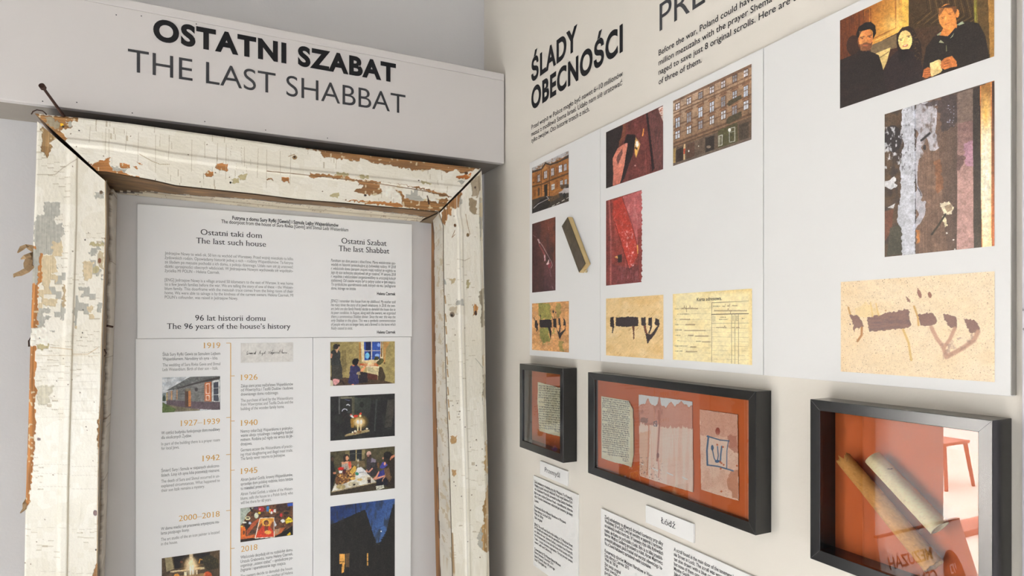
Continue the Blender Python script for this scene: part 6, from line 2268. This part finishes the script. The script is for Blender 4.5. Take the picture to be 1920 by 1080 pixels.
GD = 'old documents in the shadow boxes'
paper('parchment_strip', B1 + .002, [(1009, 716.5), (1064, 731), (1065, 821), (1050, 818), (1030, 813), (1012, 808), (1010.5, 780), (1008.5, 750)], (960, 660, 4.5), pic_parch_small, 'parchment strip with rows of Hebrew script in the small portrait shadow box', curl=.003, group=GD)
paper('parchment_sheet', B2 + .0012, [(1128, 742.8), (1178.6, 751.5), (1181, 757), (1187.5, 768.5), (1188.3, 850), (1184, 875.5), (1172, 871), (1150, 866), (1128.5, 858.5)], (1110, 700, 4.155), pic_parch, 'narrow parchment of Hebrew script, first document from the corner side of the wide shadow box', curl=.002, group=GD)
paper('stained_paper', B2 + .0012, [(1197.8, 740), (1297.7, 753), (1299.6, 922.6), (1250, 908.5), (1200, 892.5)], (1110, 700, 4.155), pic_stained, 'brown-stained pale paper in the middle of the wide shadow box', group=GD)
paper('painted_paper', B2 + .0012, [(1312, 768), (1382.7, 777.5), (1385, 938.7), (1350, 928.7), (1315, 918)], (1110, 700, 4.155), pic_shin, 'pinkish paper with a blue framed letter in the wide shadow box', group=GD)


def scroll(name, pa, pb, ra, rb, off, col, label, torn=False, seed=1, wrap=.25):
    A, B = P3R(*pa, off), P3R(*pb, off)
    ax_ = (B - A)
    L = ax_.length
    ax_.normalize()
    u = ax_.cross(Vector((-1, 0, 0))).normalized()
    w = u.cross(ax_).normalized()
    n, m = 56, 90
    V, alpha = [], []
    X_, Y_ = [], []
    for i in range(m):
        s_ = i / (m - 1)
        r0 = ra + (rb - ra) * s_
        for j in range(n):
            th = 2 * math.pi * (1 + wrap) * j / (n - 1)
            rr = r0 * (1 - .14 * j / (n - 1)) * (1 + .02 * math.sin(3 * th + seed))
            nn = float(vnoise(np.array([s_ * 22 + seed]), np.array([th * 1.4]), seed)[0]) - .5
            rr += nn * r0 * (.05 if torn else .015)
            end = 0
            if torn:
                tear = float(fbm(np.array([th * 2.2]), np.array([seed * 1.0]), 5)[0])
                end = (tear - .45) * .018
            pos = A + ax_ * (L * s_ + end * max(0, 1 - s_ * 5) + (end * .15 * max(0, s_ * 6 - 5)))
            V.append(pos + u * (rr * math.cos(th)) + w * (rr * math.sin(th)))
            X_.append(s_ * 300)
            Y_.append(th * 40)
    X_, Y_ = np.array(X_), np.array(Y_)
    p = Pic(X_, Y_, col)
    p.mott(50, 30, tuple(c * .9 for c in col), .6, .5, seed=seed)
    p.mott(6, 6, tuple(c * .8 for c in col), .3, .6, seed=seed + 3)
    if torn:
        p.mott(10, 16, (120, 82, 46), .4, .70, seed=seed + 7, k=8)
        p.ell(118, 150, 4, 7, (56, 36, 24))
    else:
        p.line([(70, 100), (76, 108), (72, 116), (80, 122)], 2.2, (70, 56, 44))
    p.grain(4)
    o = np_mesh(name, np.array([tuple(v_) for v_ in V]), grid_faces(m, n), print_mat('old_paper'), None, smooth=True, label=label, cat='scroll', group='rolled scrolls in the deep shadow box')
    set_pigment(o, ink(p.C, 1.35 if torn else 1.1))
    md = o.modifiers.new('sheet', 'SOLIDIFY')
    md.thickness = 0.0005
    return o


scroll('rolled_scroll', (1584, 862), (1752, 1062), .0092, .0112, B3 + .0135, (176, 124, 64), 'brown paper roll with a torn end, lower of the two scrolls', torn=True, seed=5)
scroll('rolled_scroll', (1636, 858), (1762, 990), .0098, .0108, B3 + .0135, (238, 217, 172), 'cream parchment roll above the brown one in the deep shadow box', seed=9, wrap=.6)

# ------------------------------------------------------------------ captions under the boxes
def plate(name, quad, thick, label, cat, right=None, bottom=None):
    q = [PR(x, y, thick) for x, y in quad]
    yl = q[0][0]
    yr = right if right is not None else q[1][0]
    zt_ = np.mean([q[0][1], q[1][1]])
    zb_ = bottom if bottom is not None else np.mean([q[2][1], q[3][1]])
    return box(name, -thick, -.0003, yr, yl, zb_, zt_, CARD, bev=.0003, label=label, cat=cat)


p1 = plate('name_plate', [(1012.4, 863.7), (1063.7, 884), (1012, 888.5), (1063.5, 912.5)], .004, 'small white Przemyśl name plate under the portrait shadow box', 'caption plate')
Text('R', .0044).add('Przemyśl', 1021.6, 884.2, 1049.5, 8.6, serif=True, fit=None).build('lettering', INK_SOFT, p1)
p2 = plate('name_plate', [(1210.4, 948.2), (1300, 981), (1209.5, 979.6), (1300, 1018)], .004, 'white Łódź name plate under the wide shadow box', 'caption plate')
Text('R', .0044).add('Łódź', 1239.3, 980.6, 1266, 11.5, serif=True).build('lettering', INK_SOFT, p2)
c1 = plate('caption_plate', [(1000, 891), (1083, 928), (997, 1056), (1083, 1120)], .004, 'white caption text plate under the Przemyśl plate', 'caption plate')
t = Text('R', .0044)
L1 = ['Zwój odnaleziony w budynku przy ulicy Władycze 17 w Przemyślu.', 'Wzięty za zgodą obecnych właścicieli. Przed wojną Salomon Karl-', 'ton, mieszkaniec Przemyśla, prowadził tu sklep Zakładu Handlowy.', 'Był to sam rodzina Salomon Fried – nieodłącznie, obecnie', 'ulicę. Ostatnim świadectwem właścicieli jest kamienica. Jak domy', 'Lubnie.', None,
      'Konserwacja zbiorów: Muzeum Narodowe w Warszawie', 'Data odkrycia: Grudzień 2014', 'Wiek: ok. 100 lat', 'Stan: oryginał', None,
      '[ENG] The scroll was found in the building at 17 Władycze Street', 'in Przemyśl and received with the permission of the current own-', 'ers. Before the war, Salomon Karlton, a resident from Przemyśl,', 'ran his business here. It was also the home of the Society of Poles', 'Trade – a social, economic organization. The last pre-war owners', 'were Leib and Salomon.', None,
      'Conservation by: The Warsaw National Museum', 'Date of discovery: December 2014', 'State of material: about 100 years ago', 'Scroll: The original one']
Y1 = [222, 253, 287, 322, 355, 392, 0, 448, 482, 514, 548, 0, 612, 642, 675, 708, 742, 775, 0, 838, 868, 902, 935]
E1 = [410, 410, 410, 410, 410, 98, 0, 348, 212, 140, 130, 0, 410, 410, 410, 410, 410, 220, 0, 300, 232, 245, 168]
for s, y, e_ in zip(L1, Y1, E1):
    if s:
        t.add(s, 1002.3, 860 + y / 4.91, 990 + e_ / 4.91, 4.7, weight=.012)
t.build('body_text', INK_SOFT, c1)
c2 = plate('caption_plate', [(1126.5, 952.8), (1400, 1075.8), (1126, 1200), (1400, 1300)], .004, 'wide two-column caption text plate under the Łódź plate', 'caption plate', right=PR(1470, 1000, .004)[0], bottom=PR(1126.5, 1190, .004)[1])
t = Text('R', .0044)
L2 = ['Zwój odnaleziony na głównych drzwiach kamienicy przy ulicy', 'Wschodniej 50 w Łodzi. Zwój był owinięty w papierek z narysowa-', 'ną niebieską kredką literą szin. W kamienicy żyło kilka żydowskich', 'rodzin, ale żadna nie pochodziła z Łodzi. Było za to kilka przedsię-', 'biorstw. Mojżesz Goldberg sprzedawał tu mąkę, Abram Majerowicz', 'prowadził jadłodajnię, Jakub Frenkiel miał warsztat odlewniczego ha-', 'ftu, a Dawid Naftalewicz sprzedawał meble kolonialne.', None,
      'Konserwacja zbiorów: Muzeum Narodowe w Warszawie', 'Data odkrycia: Czerwiec 2015', 'Wiek: ok. 100 lat', 'Stan zwoju: oryginał', 'Stan owoju: w oryginale i oprawiony', 'pokrowiec']
Y2 = [288, 340, 396, 455, 508, 566, 622, 0, 720, 775, 828, 888, 942, 997]
E2 = [845, 840, 845, 840, 840, 835, 690, 0, 775, 405, 262, 300, 640, 330]
for s, y, e_ in zip(L2, Y2, E2):
    if s:
        t.add(s, 1133.9, 930 + y / 6.857, 1120 + e_ / 6.857, 6.3, weight=.012)
L3 = ['A scroll found in the main door of the tenement house', 'nia Street in Lodz. The scroll was wrapped in a piece', 'ter shin drawn with a blue crayon. The building had', 'but none of them came from Lodz. There were sever-', 'Moshe Goldberg sold flour here, Abram Majerowicz', 'Jakub Frenkiel ran a workshop, and Dawid sold']
for k, s in enumerate(L3):
    t.add(s, 1263.7, 930 + (704 + 62 * k) / 6.857, 1391 if k else 1389, 6.6, weight=.012)
t.build('body_text', INK_SOFT, c2)

# next board along the wall, only its edge shows
yb0, zz = PR(1916.8, 600, .003)
nb = box('notice_board', -.003, -.0003, -1.62, yb0, .85, 2.35, mat('lilac_white_board', (0.56, 0.52, 0.58), .5), label='pale lilac text board cut off by the right edge of the picture', cat='notice board')
t = Text('R', .0034)
t.add('ie', 1917.6, 583, 1924, 6, weight=.01)
t.add('o', 1917.8, 619, 1922, 6, weight=.01)
t.build('lettering', INK_SOFT, nb)

# ------------------------------------------------------------------ what the deep box mirrors: doorway side of the room
WHITE = mat('white_gloss', (0.8, 0.8, 0.78), 0.35)
leaf = box('door_1', -2.105, -1.665, -.06, -.012, 0.005, DZ - .02, WHITE, bev=.003, kind='structure')
CH = mat('dark_red_wood', (0.10, 0.03, 0.02), .5, var=.2)
# leaning welcome board
sb = thing('standing_sign', (-1.98, -.30, 0), label='leaning white sign board with a dark round emblem, mirrored in the deep shadow box', cat='sign')
tilt = math.radians(14)
zt_s, zb_s = .80, .02


def on_board(x, z, d=0.0):
    """board leans back against the door: base out in the room"""
    k = (zt_s - z) * math.tan(tilt)
    return (x, -.075 - k - d, z)


hw_t, hw_b = .27, .37
cxs = -1.92
V = [on_board(cxs - hw_b, zb_s), on_board(cxs + hw_b, zb_s), on_board(cxs + hw_t, zt_s), on_board(cxs - hw_t, zt_s)]
V += [(x, y + .012, z) for x, y, z in V]
mesh('panel', V, [(0, 1, 2, 3), (7, 6, 5, 4), (0, 4, 5, 1), (1, 5, 6, 2), (2, 6, 7, 3), (3, 7, 4, 0)], PANEL, sb)


def board_text(s, x0, x1, z, m, name, weight=.02):
    v_, f_, _ = glyphs(s, weight)
    l, r = v_[:, 0].min(), v_[:, 0].max()
    k = (x1 - x0) / (r - l)
    return mesh(name, [on_board(x0 + (a_ - l) * k, z + b_ * k, .001) for a_, b_ in v_], f_, m, sb)


board_text('MEZUZAH', cxs - .035, cxs + .235, .685, INK, 'lettering')
board_text('CENTER', cxs - .035, cxs + .185, .605, INK, 'lettering')
box('top_rail', cxs - hw_t, cxs + hw_t, -.076, -.064, zt_s - .001, zt_s + .006, CH, sb)
dv = [on_board(cxs - .145 + .07 * math.cos(2 * math.pi * k / 40), .58 + .12 * math.sin(2 * math.pi * k / 40), .001) for k in range(40)]
mesh('round_emblem', dv, [tuple(range(40))], INK, sb, label='dark oval emblem')
for s, z in (('מי', .615), ('פולין', .54)):
    v_, f_, _ = glyphs(s[::-1], .01)
    l, r = v_[:, 0].min(), v_[:, 0].max()
    k = min(.075, (r - l) * .055) / (r - l)
    x0 = cxs - .145 - (r - l) * k / 2
    mesh('emblem_letters', [on_board(x0 + (a_ - l) * k, z + b_ * k, .002) for a_, b_ in v_], f_, PANEL, sb)

# chair in the bright yard room, glimpsed in the glass
ch = thing('wooden_chair', (-6.10, 2.25, 0), label='dark reddish wooden chair on the bright floor beyond the doorway', cat='chair')
cx0, cy0 = -6.10, 2.25
box('seat', cx0 - .21, cx0 + .21, cy0 - .21, cy0 + .21, .43, .46, CH, ch, bev=.005)
for sx in (-1, 1):
    for sy in (-1, 1):
        v, f = tube_vf([(cx0 + sx * .23, cy0 + sy * .23, 0.0), (cx0 + sx * .18, cy0 + sy * .18, .43)], [.016, .02], 10)
        mesh('leg', v, f, CH, ch)
box('backrest', cx0 - .21, cx0 + .21, cy0 + .18, cy0 + .205, .62, .88, CH, ch, bev=.005)
for sx in (-1, 1):
    v, f = tube_vf([(cx0 + sx * .18, cy0 + .19, .45), (cx0 + sx * .19, cy0 + .20, .9)], .016, 10)
    mesh('back_post', v, f, CH, ch)

box('wooden_plank', -5.6, -4.2, 1.16, 1.34, 0.0, .05, CH, None, bev=.004, label='dark reddish plank lying on the bright floor beyond the doorway', cat='plank')

box('added_dark_panel', -1.635, -1.16, -.03, -.001, .25, 2.0, mat('charcoal_cloth', (0.02, 0.02, 0.022), .9), None, bev=.003, label='charcoal panel added beside the white door to darken a strip of the reflection in the deep shadow box', cat='added panel')  # panel added out of view so the glass reflects a dark strip

# unseen spotlight added to brighten the sign and door leaf in the glass reflection
sp = thing('added_spotlight', (-2.05, -1.6, RH), label='small white ceiling spotlight added to brighten the sign board and door in the reflection', cat='added spotlight')
v, f = tube_vf([(-2.05, -1.6, RH), (-2.05, -1.6, RH - .12)], .012, 10)
mesh('stem', v, f, WHITE, sp)
v, f = tube_vf([(-2.05, -1.63, RH - .10), (-2.05, -1.52, RH - .24)], [.035, .045], 16)
mesh('lamp_head', v, f, WHITE, sp)
d = bpy.data.lights.new('added_spot_lamp', 'SPOT')
d.energy = 1900
d.spot_size = math.radians(20)
d.spot_blend = .12
d.shadow_soft_size = .04
o = bpy.data.objects.new('added_spot_lamp', d)
S.collection.objects.link(o)
o.location = (-2.05, -1.50, RH - .27)
o.rotation_euler = (Vector((-2.10, -.06, .95)) - Vector(o.location)).to_track_quat('-Z', 'Y').to_euler()
